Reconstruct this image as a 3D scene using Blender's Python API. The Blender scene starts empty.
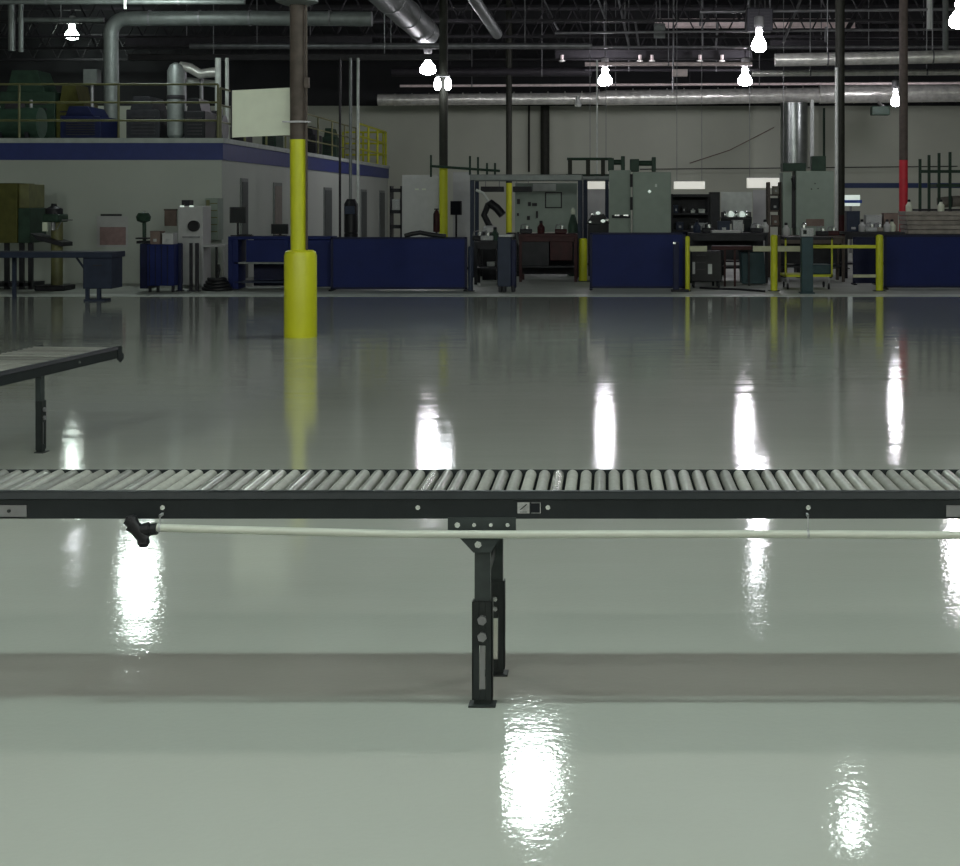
import bpy, math, random
from mathutils import Vector, Matrix
random.seed(7)
R = math.radians
sc = bpy.context.scene
col = bpy.context.scene.collection

# ------------------------------------------------------------------ camera
F, CX, CY, H = 1500.0, 608.0, 203.0, 1.66
cam_d = bpy.data.cameras.new('camera'); cam = bpy.data.objects.new('camera', cam_d); col.objects.link(cam)
cam.location = (0, 0, H); cam.rotation_euler = (R(90), 0, 0)
cam_d.sensor_fit = 'HORIZONTAL'; cam_d.sensor_width = 36; cam_d.lens = F / 960 * 36
cam_d.shift_x = (480 - CX) / 960; cam_d.shift_y = (CY - 433) / 960
cam_d.clip_end = 200
sc.camera = cam
def WX(px, D): return (px - CX) / F * D
def WZ(py, D): return H - (py - CY) / F * D

# ------------------------------------------------------------------ materials
def lin(c):
    return tuple(((v/255)/12.92 if v/255 <= .04045 else ((v/255+.055)/1.055)**2.4) for v in c)
def mat(name, rgb, rough=.55, metal=0, var=.12, scale=6, bump=0, bscale=40, coat=0, randv=0, emis=None, estr=0):
    m = bpy.data.materials.new(name); m.use_nodes = True
    nt = m.node_tree; N = nt.nodes; L = nt.links
    b = N['Principled BSDF']
    b.inputs['Roughness'].default_value = rough; b.inputs['Metallic'].default_value = metal
    if coat: b.inputs['Coat Weight'].default_value = coat; b.inputs['Coat Roughness'].default_value = .08
    tc = N.new('ShaderNodeTexCoord')
    no = N.new('ShaderNodeTexNoise'); no.inputs['Scale'].default_value = scale; no.inputs['Detail'].default_value = 4
    L.new(tc.outputs['Object'], no.inputs['Vector'])
    mr = N.new('ShaderNodeMapRange'); mr.inputs['From Min'].default_value = .3; mr.inputs['From Max'].default_value = .7
    mr.inputs['To Min'].default_value = 1 - var; mr.inputs['To Max'].default_value = 1 + var
    L.new(no.outputs['Fac'], mr.inputs['Value'])
    val = mr.outputs['Result']
    if randv:
        oi = N.new('ShaderNodeObjectInfo')
        m2 = N.new('ShaderNodeMapRange'); m2.inputs['To Min'].default_value = 1 - randv; m2.inputs['To Max'].default_value = 1 + randv
        L.new(oi.outputs['Random'], m2.inputs['Value'])
        mm = N.new('ShaderNodeMath'); mm.operation = 'MULTIPLY'
        L.new(val, mm.inputs[0]); L.new(m2.outputs['Result'], mm.inputs[1]); val = mm.outputs[0]
    vm = N.new('ShaderNodeVectorMath'); vm.operation = 'SCALE'; vm.inputs[0].default_value = rgb
    L.new(val, vm.inputs['Scale']); L.new(vm.outputs[0], b.inputs['Base Color'])
    if bump:
        nb = N.new('ShaderNodeTexNoise'); nb.inputs['Scale'].default_value = bscale; nb.inputs['Detail'].default_value = 3
        L.new(tc.outputs['Object'], nb.inputs['Vector'])
        bp = N.new('ShaderNodeBump'); bp.inputs['Strength'].default_value = bump; bp.inputs['Distance'].default_value = .02
        L.new(nb.outputs['Fac'], bp.inputs['Height']); L.new(bp.outputs[0], b.inputs['Normal'])
    if max(rgb) < .1: b.inputs['Specular IOR Level'].default_value = .22
    if name == 'galvanised_roller':
        m3 = N.new('ShaderNodeMapRange'); m3.inputs['To Min'].default_value = .26; m3.inputs['To Max'].default_value = .6
        ml = N.new('ShaderNodeMath'); ml.operation = 'FRACT'; mk_ = N.new('ShaderNodeMath'); mk_.operation = 'MULTIPLY'; mk_.inputs[1].default_value = 7.31
        L.new(oi.outputs['Random'], mk_.inputs[0]); L.new(mk_.outputs[0], ml.inputs[0]); L.new(ml.outputs[0], m3.inputs['Value']); L.new(m3.outputs['Result'], b.inputs['Roughness'])
    if emis:
        b.inputs['Emission Color'].default_value = (*emis, 1); b.inputs['Emission Strength'].default_value = estr
    return m
M = {}
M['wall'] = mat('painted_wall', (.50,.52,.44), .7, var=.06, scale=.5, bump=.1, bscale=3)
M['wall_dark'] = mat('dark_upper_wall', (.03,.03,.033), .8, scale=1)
M['office'] = mat('office_wall', (.42,.45,.41), .6, var=.05, scale=.6)
M['deck'] = mat('deck_edge', (.40,.44,.42), .6)
M['ceiling'] = mat('roof_deck', (.022,.022,.026), .7, scale=1)
M['blueband'] = mat('blue_band', (.018,.032,.17), .5, var=.08)
M['concrete'] = mat('old_concrete', (.36,.38,.34), .5, var=.18, scale=1.2, bump=.1, bscale=8)
M['stripe'] = mat('floor_edge_line', (.62,.66,.60), .4, var=.1, scale=3)
M['fence'] = mat('blue_screen', (.007,.015,.095), .6, var=.1, scale=3)
M['fence2'] = mat('blue_dark_steel', (.006,.009,.04), .5, var=.15)
M['slate'] = mat('blue_grey_steel', (.022,.03,.055), .5, var=.15)
M['teal'] = mat('dark_teal_steel', (.03,.06,.07), .45)
M['yellow'] = mat('yellow_paint', (.52,.54,.012), .5, var=.06, scale=5)
M['yellow_plastic'] = mat('yellow_sleeve', (.58,.59,.015), .4, var=.05, scale=3)
M['olive'] = mat('olive_rail_paint', (.13,.13,.05), .5, var=.2)
M['olive_panel'] = mat('olive_panel', (.075,.075,.018), .6, var=.2)
M['brown'] = mat('brown_steel', (.085,.068,.058), .55, var=.2, scale=9)
M['darkcol'] = mat('dark_column_steel', (.025,.026,.02), .6, var=.2)
M['red'] = mat('red_paint', (.50,.015,.03), .5)
M['darkred'] = mat('dark_red_steel', (.04,.009,.010), .5, var=.3)
M['rail'] = mat('conveyor_rail_paint', (.016,.020,.022), .42, var=.12, scale=14, bump=.04, bscale=150)
M['leg'] = mat('conveyor_leg_paint', (.036,.044,.044), .40, var=.15, scale=20, bump=.04, bscale=150)
M['legdark'] = mat('conveyor_sleeve_paint', (.018,.022,.022), .45, var=.15, scale=20)
M['roller'] = mat('galvanised_roller', (.34,.345,.31), .40, metal=.6, var=.10, scale=30, randv=.30)
M['zinc'] = mat('zinc_bolt', (.72,.74,.74), .25, metal=.9)
M['pvc'] = mat('pale_tube', (.46,.48,.42), .4, var=.04)
M['black'] = mat('black_plastic', (.012,.012,.014), .4)
M['blackmetal'] = mat('black_machine', (.018,.018,.022), .5, var=.3)
M['sticker'] = mat('grey_sticker', (.35,.36,.36), .4, var=.3, scale=60)
M['duct'] = mat('galvanised_duct', (.88,.87,.82), .30, metal=.5, var=.2, scale=5, bump=.8, bscale=6)
M['ductdark'] = mat('dark_galvanised_duct', (.26,.28,.27), .3, metal=.85, var=.2, scale=3, bump=.2, bscale=3)
M['ductdull'] = mat('dull_duct', (.17,.185,.18), .5, metal=.4, var=.15)
M['pipe'] = mat('steel_pipe', (.22,.22,.23), .4, metal=.5, var=.2)
M['pipedark'] = mat('dark_pipe', (.032,.030,.034), .5, metal=.2, var=.2)
M['pink'] = mat('primed_steel', (.78,.66,.65), .5, var=.12)
M['greycab'] = mat('grey_green_cabinet', (.22,.27,.23), .5, var=.05)
M['palecab'] = mat('pale_cabinet', (.42,.42,.42), .5, var=.05)
M['white'] = mat('white_panel', (.58,.62,.50), .5, var=.04)
M['offwhite'] = mat('off_white', (.55,.58,.55), .5)
M['green'] = mat('dim_green_metal', (.025,.05,.034), .5, var=.2)
M['poster'] = mat('pink_poster', (.26,.17,.165), .6, var=.15, scale=9)
M['card'] = mat('brown_board', (.17,.12,.10), .7, var=.2)
M['wood'] = mat('grey_boards', (.22,.20,.17), .7, var=.25)
M['door'] = mat('dim_door', (.07,.08,.08), .5)
M['doorbrown'] = mat('brown_door', (.20,.17,.15), .5)
M['glass'] = mat('screen_glass', (.01,.012,.016), .12)
M['bluestripe'] = mat('wall_stripe', (.015,.035,.12), .5)
M['signblue'] = mat('sign_blue', (.03,.08,.40), .5)
M['tape'] = mat('beige_rail', (.42,.42,.28), .5)
M['housing'] = mat('lamp_housing', (.20,.20,.20), .5, metal=.3)
M['self_lit_white'] = mat('self_lit_paint', (.8,.85,.8), .4, emis=(.85,1,.9), estr=.5)  # faint emission brightens sign, knobs and fittings that are no lamps
def emit(name, rgb, s): return mat(name, (.8,.8,.8), .4, emis=rgb, estr=s)
M['lamp_far'] = emit('lamp_glow_far', (.96,.93,1), 80)
M['lamp_fill'] = emit('lamp_glow_fill', (1,.98,.92), 86)  # glow of the unseen lamps added as fill
M['lamp_row'] = emit('lamp_glow_row', (.82,1,.93), 150)
M['lamp_mid'] = emit('lamp_glow_mid', (.88,1,.96), 62)
M['lamp_small'] = emit('lamp_glow_small', (.92,.95,1), 25)
M['lamp_green'] = emit('lamp_glow_left', (.85,1,.90), 45)
M['fluoro'] = emit('fluorescent_glow', (1,.98,.85), .45)

def floor_mat():
    m = bpy.data.materials.new('epoxy_floor'); m.use_nodes = True
    nt = m.node_tree; N = nt.nodes; L = nt.links; b = N['Principled BSDF']
    tc = N.new('ShaderNodeTexCoord')
    def noise(scale, det, sx=1, sy=1):
        mp = N.new('ShaderNodeMapping'); mp.inputs['Scale'].default_value = (sx, sy, 1)
        L.new(tc.outputs['Object'], mp.inputs['Vector'])
        n = N.new('ShaderNodeTexNoise'); n.inputs['Scale'].default_value = scale; n.inputs['Detail'].default_value = det
        L.new(mp.outputs[0], n.inputs['Vector']); return n
    n1 = noise(.35, 4); 
    cr = N.new('ShaderNodeValToRGB'); L.new(n1.outputs['Fac'], cr.inputs['Fac'])
    cr.color_ramp.elements[0].position = .35; cr.color_ramp.elements[0].color = (.375,.392,.352,1)
    cr.color_ramp.elements[1].position = .65; cr.color_ramp.elements[1].color = (.41,.428,.388,1)
    L.new(cr.outputs[0], b.inputs['Base Color'])
    b.inputs['IOR'].default_value = 1.5
    n4 = noise(.5, 3, .25, 1.6)
    mr = N.new('ShaderNodeMapRange'); L.new(n4.outputs['Fac'], mr.inputs['Value'])
    mr.inputs['From Min'].default_value = .3; mr.inputs['From Max'].default_value = .7
    mr.inputs['To Min'].default_value = .04; mr.inputs['To Max'].default_value = .07
    L.new(mr.outputs[0], b.inputs['Roughness'])
    n2 = noise(1.6, 2, .5, 1.5); n3 = noise(38, 3)
    b1 = N.new('ShaderNodeBump'); b1.inputs['Strength'].default_value = .35; b1.inputs['Distance'].default_value = .006
    L.new(n2.outputs['Fac'], b1.inputs['Height'])
    b2 = N.new('ShaderNodeBump'); b2.inputs['Strength'].default_value = .45; b2.inputs['Distance'].default_value = .0012
    L.new(n3.outputs['Fac'], b2.inputs['Height']); L.new(b1.outputs[0], b2.inputs['Normal'])
    n5 = noise(2.4, 2, .3, 1.8)
    b3 = N.new('ShaderNodeBump'); b3.inputs['Strength'].default_value = .35; b3.inputs['Distance'].default_value = .0035
    L.new(n5.outputs['Fac'], b3.inputs['Height']); L.new(b2.outputs[0], b3.inputs['Normal'])
    L.new(b3.outputs[0], b.inputs['Normal'])
    return m
M['floor'] = floor_mat()

# ------------------------------------------------------------------ mesh builder
def origin(o):
    v = Vector((0, 0, 0))
    while o is not None: v += o.location; o = o.parent
    return v
class MB:
    def __init__(s): s.v = []; s.f = []
    def box(s, x0, x1, y0, y1, z0, z1, rz=0, pivot=None):
        n = len(s.v)
        pts = [Vector((x, y, z)) for z in (z0, z1) for (x, y) in ((x0,y0),(x1,y0),(x1,y1),(x0,y1))]
        if rz:
            c = Vector(pivot) if pivot else Vector(((x0+x1)/2, (y0+y1)/2, 0)); m = Matrix.Rotation(rz, 3, 'Z')
            pts = [m @ (p - c) + c for p in pts]
        s.v += pts
        s.f += [tuple(n+i for i in q) for q in ((0,3,2,1),(4,5,6,7),(0,1,5,4),(1,2,6,5),(2,3,7,6),(3,0,4,7))]
        return s
    def tube(s, p0, p1, r0, r1=None, seg=12, caps=True):
        r1 = r0 if r1 is None else r1
        p0, p1 = Vector(p0), Vector(p1); d = (p1 - p0).normalized()
        a = d.orthogonal().normalized(); b = d.cross(a); n = len(s.v)
        for p, r in ((p0, r0), (p1, r1)):
            for i in range(seg):
                t = 2*math.pi*i/seg; s.v.append(p + a*r*math.cos(t) + b*r*math.sin(t))
        for i in range(seg):
            j = (i+1) % seg; s.f.append((n+i, n+j, n+seg+j, n+seg+i))
        if caps: s.f.append(tuple(n+i for i in reversed(range(seg)))); s.f.append(tuple(n+seg+i for i in range(seg)))
        return s
    def path(s, pts, r, seg=10):
        pts = [Vector(p) for p in pts]; n = len(s.v)
        up = None
        for k, p in enumerate(pts):
            d = (pts[min(k+1, len(pts)-1)] - pts[max(k-1, 0)]).normalized()
            if up is None: up = d.orthogonal().normalized()
            a = (up - d*up.dot(d)).normalized(); up = a; b = d.cross(a)
            for i in range(seg):
                t = 2*math.pi*i/seg; s.v.append(p + a*r*math.cos(t) + b*r*math.sin(t))
        for k in range(len(pts)-1):
            for i in range(seg):
                j = (i+1) % seg; o = n + k*seg; s.f.append((o+i, o+j, o+seg+j, o+seg+i))
        s.f.append(tuple(n+i for i in reversed(range(seg)))); e = n+(len(pts)-1)*seg; s.f.append(tuple(e+i for i in range(seg)))
        return s
    def lathe(s, c, prof, seg=24):
        c = Vector(c); n = len(s.v)
        for r, z in prof:
            for i in range(seg):
                t = 2*math.pi*i/seg; s.v.append(c + Vector((r*math.cos(t), r*math.sin(t), z)))
        for k in range(len(prof)-1):
            for i in range(seg):
                j = (i+1) % seg; o = n + k*seg; s.f.append((o+i, o+j, o+seg+j, o+seg+i))
        if prof[0][0] > 1e-4: s.f.append(tuple(n+i for i in reversed(range(seg))))
        e = n + (len(prof)-1)*seg
        if prof[-1][0] > 1e-4: s.f.append(tuple(e+i for i in range(seg)))
        return s
    def prism(s, pts, y0, y1):          # outline in x,z swept along y
        n = len(s.v); k = len(pts)
        s.v += [Vector((x, y0, z)) for x, z in pts] + [Vector((x, y1, z)) for x, z in pts]
        s.f.append(tuple(n+i for i in range(k))); s.f.append(tuple(n+k+i for i in reversed(range(k))))
        for i in range(k):
            j = (i+1) % k; s.f.append((n+i, n+k+i, n+k+j, n+j))
        return s
    def build(s, name, m, parent=None, bevel=0, smooth=True):
        me = bpy.data.meshes.new(name); off = origin(parent)
        me.from_pydata([tuple(v - off) for v in s.v], [], s.f); me.update()
        me.validate()
        import bmesh
        bm = bmesh.new(); bm.from_mesh(me); bmesh.ops.recalc_face_normals(bm, faces=bm.faces); bm.to_mesh(me); bm.free()
        me.materials.append(M[m] if isinstance(m, str) else m)
        if smooth:
            me.shade_smooth(); me.set_sharp_from_angle(angle=R(35))
        o = bpy.data.objects.new(name, me); col.objects.link(o)
        if parent: o.parent = parent
        if bevel:
            b = o.modifiers.new('bevel', 'BEVEL'); b.width = bevel; b.segments = 2; b.limit_method = 'ANGLE'
        return o
def tag(o, label, cat, group=None, kind=None):
    o['label'] = label; o['category'] = cat
    if group: o['group'] = group
    if kind: o['kind'] = kind
    return o
def thing(name, label, cat, loc=(0, 0, 0), group=None):
    o = bpy.data.objects.new(name, None); o.location = loc; o.empty_display_size = .1; col.objects.link(o)
    return tag(o, label, cat, group)
def struct(name, mb, m, label=None, parent=None, smooth=False):
    o = mb.build(name, m, parent, smooth=smooth)
    if not parent: o['kind'] = 'structure'
    if label: o['label'] = label; o['category'] = name.split('_')[0]
    return o

# ------------------------------------------------------------------ setting
XL, XR, YF, YB, ZC = -26.0, 20.0, -9.0, 57.0, 9.2
FE = 26.6   # far edge of the epoxy
struct('floor', MB().box(XL, XR, YF, FE, -.2, 0), 'floor', 'glossy pale grey-green epoxy floor mirroring the overhead lamps')
struct('trim_1', MB().box(XL, XR, FE, FE+.75, -.2, .002), 'stripe', 'pale painted strip where glossy floor meets old concrete')
struct('floor_back', MB().box(XL, XR, FE+.75, YB, -.2, 0), 'concrete', 'dull concrete floor under the work stations')
struct('ceiling', MB().box(XL, XR, YF, YB, ZC, ZC+.2), 'ceiling', 'dark metal roof deck')
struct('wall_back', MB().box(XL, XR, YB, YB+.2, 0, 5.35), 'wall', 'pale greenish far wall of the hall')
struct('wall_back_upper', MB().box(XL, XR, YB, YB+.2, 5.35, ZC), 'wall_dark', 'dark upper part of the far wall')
struct('wall_left', MB().box(XL-.2, XL, YF, YB, 0, ZC), 'wall')
struct('wall_right', MB().box(XR, XR+.2, YF, YB, 0, ZC), 'wall')
struct('wall_front', MB().box(XL, XR, YF-.2, YF, 0, ZC), 'wall')
struct('trim_2', MB().box(WX(842,YB), XR, YB-.03, YB, WZ(188,YB), WZ(183,YB)), 'bluestripe', 'dark blue stripe along far wall at right')

# ------------------------------------------------------------------ lamps
def lamp(px, D, z, label, m, group=None, s=1.0, X=None, twin=False):
    x = WX(px, D) if X is None else X
    t = thing('high_bay_lamp', label, 'lamp', (x, D, z), group)
    MB().lathe((x, D, z), [(.07,.66),(.12,.64),(.12,.42),(.09,.37),(.05,.36)], 16).build('ballast_housing', 'housing', t)
    MB().tube((x, D, z+.65), (x, D, ZC), .012, seg=6).build('hanging_rod', 'pipedark', t)
    MB().lathe((x, D, z), [(0,.37),(.08*s,.34),(.105*s,.27),(.08*s,.19),(.13*s,.12),(.20*s,.02),(.23*s,-.08),(.21*s,-.15),(.13*s,-.2),(.0,-.22)], 14).build('glowing_refractor', m, t)
    return t
lamp(428, 43, 5.55, 'bright high bay lamp left of the yellow-and-brown far column top', 'lamp_far')
lamp(605, 47, 5.55, 'bright high bay lamp hanging alone over the grey-green cabinets', 'lamp_far')
lamp(745, 47, 5.55, 'bright high bay lamp just below and left of the dark unit heater', 'lamp_far')
lamp(759, 36.5, 5.55, 'bright high bay lamp right under the dark unit heater', 'lamp_far', s=.8)
lamp(895.5, 50, 5.1, 'small high bay lamp beside the red-and-brown column', 'lamp_far', s=.7)
lamp(960, 30.5, 5.42, 'bright high bay lamp cut by the right edge of the picture', 'lamp_far', s=1.0)
lamp(72, 54, 7.75, 'bright high bay lamp over the equipment on the office roof', 'lamp_green', s=1.1)
t = thing('twin_lamp', 'pair of small bright lamps side by side on far dark column', 'lamp', (WX(442.5, 35), 34.6, WZ(84, 35)))
for px in (437.5, 448):
    MB().lathe((WX(px,34.6), 34.6, WZ(84,34.6)), [(0,.15),(.05,.13),(.075,.05),(.08,-.06),(.05,-.13),(0,-.15)], 12).build('lamp_head', 'lamp_small', t)
MB().box(WX(436,34.6), WX(449.5,34.6), 34.55, 34.72, WZ(76.5,34.6), WZ(75,34.6)).build('bracket', 'housing', t)
# lamps above the frame whose glare falls on the floor
lamp(75, 46.2, 8.2, 'high bay lamp mirrored in floor under left end of conveyor rail', 'lamp_small', s=.8)
lamp(139, 32.1, 6.4, 'high bay lamp mirrored in floor below the black tube fitting', 'lamp_mid', s=1.6)
lamp(531, 18.9, 5.6, 'high bay lamp mirrored in floor right of the conveyor leg', 'lamp_mid', s=1.5)
lamp(852, 17.4, 5.6, 'high bay lamp mirrored in floor near bottom right corner', 'lamp_mid', s=.3)
lamp(756, 34.2, 6.6, 'high bay lamp faintly mirrored in floor right of centre below conveyor', 'lamp_small', s=.4)
for X in (-9.9, -5.2, -.6, 4.0, 8.6):
    lamp(0, 4.1, 5.6, 'high bay lamp in row overhead that throws conveyor shadow on floor', 'lamp_row', 'lamp row over the conveyor', X=X)
for Y in (-7.0, -3.3, .4, 7.8):  # unseen rows added for soft fill, so the conveyor shadow stays light
    for X in (-10.5, -3.6, 3.3, 10.2):
        lamp(0, Y, 5.6, 'added high bay lamp giving fill light outside the picture', 'lamp_fill', 'added fill lamps at near end of hall', X=X)

# ------------------------------------------------------------------ roller conveyors
def support(root, x, yf, yr, zt, gap=.105):
    """one pair of legs under the rails; local coords"""
    s = None
    for k, (y, dx, ztop) in enumerate(((yf, 0, .345), (yr, .018, .33))):
        m1, m2 = ('leg', 'legdark')
        lg = MB()
        o = -.002 if k == 0 else .002
        lg.box(x-.026+dx, x+.026+dx, y+o-.003, y+o+.003, .30, zt-gap)
        lg.box(x-.026+dx, x-.020+dx, y, y+.035, .30, zt-gap); lg.box(x+.020+dx, x+.026+dx, y, y+.035, .30, zt-gap)
        L_ = lg.build('leg', m1, root, bevel=.0015)
        sl = MB()
        sl.box(x-.034+dx, x-.010+dx, y-.012, y-.006, .02, ztop); sl.box(x+.010+dx, x+.034+dx, y-.012, y-.006, .02, ztop)
        sl.box(x-.010+dx, x+.010+dx, y-.012, y-.006, .02, .055); sl.box(x-.010+dx, x+.010+dx, y-.012, y-.006, .20, ztop)
        sl.box(x-.034+dx, x-.029+dx, y-.012, y+.03, .02, ztop); sl.box(x+.029+dx, x+.034+dx, y-.012, y+.03, .02, ztop)
        S_ = sl.build('leg_sleeve', m2, L_, bevel=.0012)
        MB().box(x-.008+dx, x+.008+dx, y-.0065, y-.004, .055, .20).build('adjusting_slot', 'pipe' if k == 0 else 'pvc', L_)
        for zb in ((.285, .23) if k == 0 else (.27, .235)):
            MB().tube((x+dx, y-.024, zb), (x+dx, y-.010, zb), .016 if k == 0 else .009, seg=6).build('leg_bolt', 'pipe' if k == 0 else 'zinc', L_)
        ft = MB(); ft.box(x-.045+dx, x+.045+dx, y-.03, y+.035, .0, .006); ft.box(x-.028+dx, x+.028+dx, y-.008, y+.028, .005, .03)
        ft.build('foot_plate', 'legdark', L_, bevel=.002)
    if gap > .1: MB().box(x-.020, x+.020, yf+.03, yr-.02, .42, .46).build('cross_brace', 'legdark', root)
def bracket(root, x, y, zt, back=False):
    b = MB(); s = 1 if not back else -1
    y0 = y-.006*s
    b.box(x-.112, x+.112, min(y0, y0+.006*s), max(y0, y0+.006*s), zt-.142, zt-.085)
    b.prism([(x-.082, zt-.142), (x+.082, zt-.142), (x+.05, zt-.165), (x+.03, zt-.20), (x-.028, zt-.20)], min(y0, y0+.006*s), max(y0, y0+.006*s))
    B = b.build('leg_bracket', 'leg', root)
    for dx in (-.08, -.025, .03, .085):
        MB().tube((x+dx, y0-.007*s, zt-.108), (x+dx, y0, zt-.108), .010 if dx == -.08 else .007, seg=6).build('bracket_bolt', 'zinc', B)
    MB().tube((x-.012, y0-.009*s, zt-.172), (x-.012, y0, zt-.172), .012, seg=6).build('bracket_bolt', 'zinc', B)
    return B
def conveyor(name, label, x0, x1, w, zt, pitch, supports, bolts, n, plates=True):
    t = thing(name, label, 'conveyor')
    for k, (y, s) in enumerate(((0, 1), (w, -1))):
        r = MB(); ya, yb = sorted((y, y + .004*s))
        r.box(x0, x1, ya, yb, zt-.090, zt)
        ya, yb = sorted((y, y + .026*s)); r.box(x0, x1, ya, yb, zt-.004, zt) if k == 0 else None; r.box(x0, x1, ya, yb, zt-.090, zt-.086)
        if k == 0:
            n_ = len(r.v); r.v += [Vector(p) for p in ((x0,-.009,zt-.024),(x1,-.009,zt-.024),(x1,.0,zt-.002),(x0,.0,zt-.002),(x0,0,zt-.028),(x1,0,zt-.028))]
            r.f += [(n_,n_+1,n_+2,n_+3),(n_+4,n_+5,n_+1,n_),(n_+3,n_+2,n_+5,n_+4),(n_,n_+3,n_+4),(n_+1,n_+5,n_+2)]
        rl = r.build('side_rail', 'rail', t, bevel=.0015)
        if k == 0:
            for bx in bolts:
                MB().tube((bx, -.006, zt-.052), (bx, .0, zt-.052), .0085, seg=6).build('rail_bolt', 'zinc', rl)
    xs = [x0 + pitch*(i+.5) for i in range(n)]
    rr = .0198
    base = None
    for i, x in enumerate(xs):
        if base is None:
            b = MB(); zc = 0
            b.tube((0, .028, 0), (0, w-.005, 0), rr, seg=20)
            b.tube((0, .006, 0), (0, w-.006, 0), .0055, seg=6)
            base = b.build('roller', 'roller', t); o = base
        else:
            o = base.copy(); col.objects.link(o); o.parent = t
        o.location = (x, 0, zt-.0200 + random.uniform(-.0008, .0008)); o.rotation_euler = (0, random.uniform(0, 6.28), 0)
    for sx in supports:
        support(t, sx, .02, w-.065, zt, .105 if plates else .08)
        if plates: bracket(t, sx, 0, zt); bracket(t, sx, w, zt, True)
    return t
D1 = 4.94; s1 = F / D1
def fx(px): return (px - CX) / s1
PITCH = .0494
cv = conveyor('roller_conveyor', 'long grey gravity roller conveyor crossing the picture on slotted steel legs', -2.72, 2.17, .41, .71, PITCH,
              (fx(482), -2.45, 1.75), [fx(163), fx(418), fx(548), fx(808)], 99)
# stickers, splice plates
st = MB().box(fx(517.5), fx(529.5), -.0012, 0, .71-.072, .71-.036).build('rating_sticker', 'sticker', cv); st['label'] = 'grey printed sticker on the rail'
mk = MB(); mk.prism([(fx(519.5), .650), (fx(521), .650), (fx(527.5), .668), (fx(526), .668)], -.0018, -.001); mk.box(fx(520), fx(527), -.0018, -.001, .6415, .6435)
mk.build('printed_mark', 'black', st)
st = MB().box(fx(530.5), fx(541.5), -.0012, 0, .71-.072, .71-.036).build('rating_sticker', 'glass', cv); st['label'] = 'small black sticker on the rail'
MB().box(fx(531.3), fx(540.7), -.0016, -.001, .672, .6735).box(fx(531.3), fx(540.7), -.0016, -.001, .6385, .640).box(fx(540), fx(540.7), -.0016, -.001, .6385, .6735).build('sticker_border', 'sticker', st)
for xa, xb in ((fx(-60), fx(27)), (fx(946), fx(1030))):
    p = MB().box(xa, xb, -.004, 0, .71-.083, .71-.045).build('splice_plate', 'pipe', cv, bevel=.001)
    for q in (.2, .4, .6, .8): 
        MB().tube((xa+(xb-xa)*q, -.009, .71-.063), (xa+(xb-xa)*q, -.004, .71-.063), .006, seg=6).build('plate_bolt', 'legdark', p)
cv.location = (0, D1, 0)
# pale tube under the rail
tz = lambda px, py: H - (py - CY) / (F / (D1-.035))
tb = thing('air_tube', 'pale plastic tube clipped along underside of long conveyor rail', 'tube', (fx(160), D1-.03, .57))
pts = [(WX(px, D1-.03), D1-.03, tz(px, py)) for px, py in ((157,528),(220,530),(300,532),(400,534.5),(520,534.8),(650,534.5),(800,534.5),(960,535.5),(1080,536),(1200,536.5))]
MB().path(pts, .0130, 12).build('tube', 'pvc', tb)
for px, py in ((160, 528), (808, 534.5), (1060, 536)):
    c = MB(); x = WX(px, D1-.03); z = tz(px, py)
    c.tube((x-.004, D1-.03, z), (x+.004, D1-.03, z), .0145, seg=12); c.box(x-.002, x+.002, D1-.033, D1-.029, z, .64); c.box(x-.003, x+.003, D1-.033, D1+.001, .632, .64)
    c.build('tube_clip', 'sticker', tb)
hx = lambda px: WX(px, D1-.03); hz = lambda py: tz(0, py)
fit = MB()
fit.path([(hx(157), D1-.03, hz(529)), (hx(150), D1-.03, hz(530)), (hx(143), D1-.03, hz(530))], .019, 12)
fit.path([(hx(150), D1-.03, hz(529)), (hx(140), D1-.034, hz(531)), (hx(131), D1-.036, hz(524))], .023, 12)
fit.path([(hx(129), D1-.036, hz(519)), (hx(134), D1-.038, hz(524)), (hx(140), D1-.038, hz(533)), (hx(146), D1-.036, hz(540))], .021, 12)
fit.lathe((hx(144), D1-.036, hz(541)), [(0,-.022),(.014,-.018),(.021,-.004),(.017,.014),(0,.022)], 14)
fit.lathe((hx(132), D1-.036, hz(520)), [(0,-.02),(.014,-.016),(.022,0),(.017,.012),(0,.016)], 14)
f = fit.build('valve_fitting', 'black', tb); f['label'] = 'black angular valve fitting on the tube end'

c2 = conveyor('roller_conveyor', 'second roller conveyor standing end-on at left edge on thin legs', 0, 3.56, .61, .60, .0762,
              (2.44, .46), [3.56-.62, 1.3], 46, False)
for y in (0, .61):
    e = MB(); e.prism([(3.61, .60), (3.56, .60), (3.56, .50), (3.61, .475), (3.66, .50), (3.665, .53), (3.63, .55), (3.635, .585)], y-.004, y+.004)
    e.build('end_hook', 'rail', c2)
ang = math.atan2(1.69, .18)
c2.location = (-3.63 - .106*3.56, 11.1 - .994*3.56, 0); c2.rotation_euler = (0, 0, ang)

# ------------------------------------------------------------------ yellow-sleeved column
DC = 18.6; xc = WX(300.5, DC)
t = thing('steel_column', 'brown steel column painted yellow below with a thick yellow protective sleeve', 'column', (xc, DC, 0))
MB().tube((xc-.03, DC, WZ(139.5, DC)), (xc-.045, DC, ZC), .098, seg=24).build('upper_shaft', 'brown', t)
MB().tube((xc-.012, DC, 0), (xc-.03, DC, WZ(139.5, DC)), .101, seg=24).build('yellow_shaft', 'yellow', t)
zs = WZ(250, DC)
MB().lathe((xc, DC, 0), [(.20,0),(.202,.02),(.20,zs-.07),(.185,zs-.02),(.15,zs),(.10,zs)], 32).build('protective_sleeve', 'yellow_plastic', t)
g = MB(); g.lathe((xc-.045, DC, WZ(2, DC)), [(.10,-.04),(.16,-.04),(.26,0),(.26,.07),(.10,.07)], 20); g.build('collar', 'ductdull', t)
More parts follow.
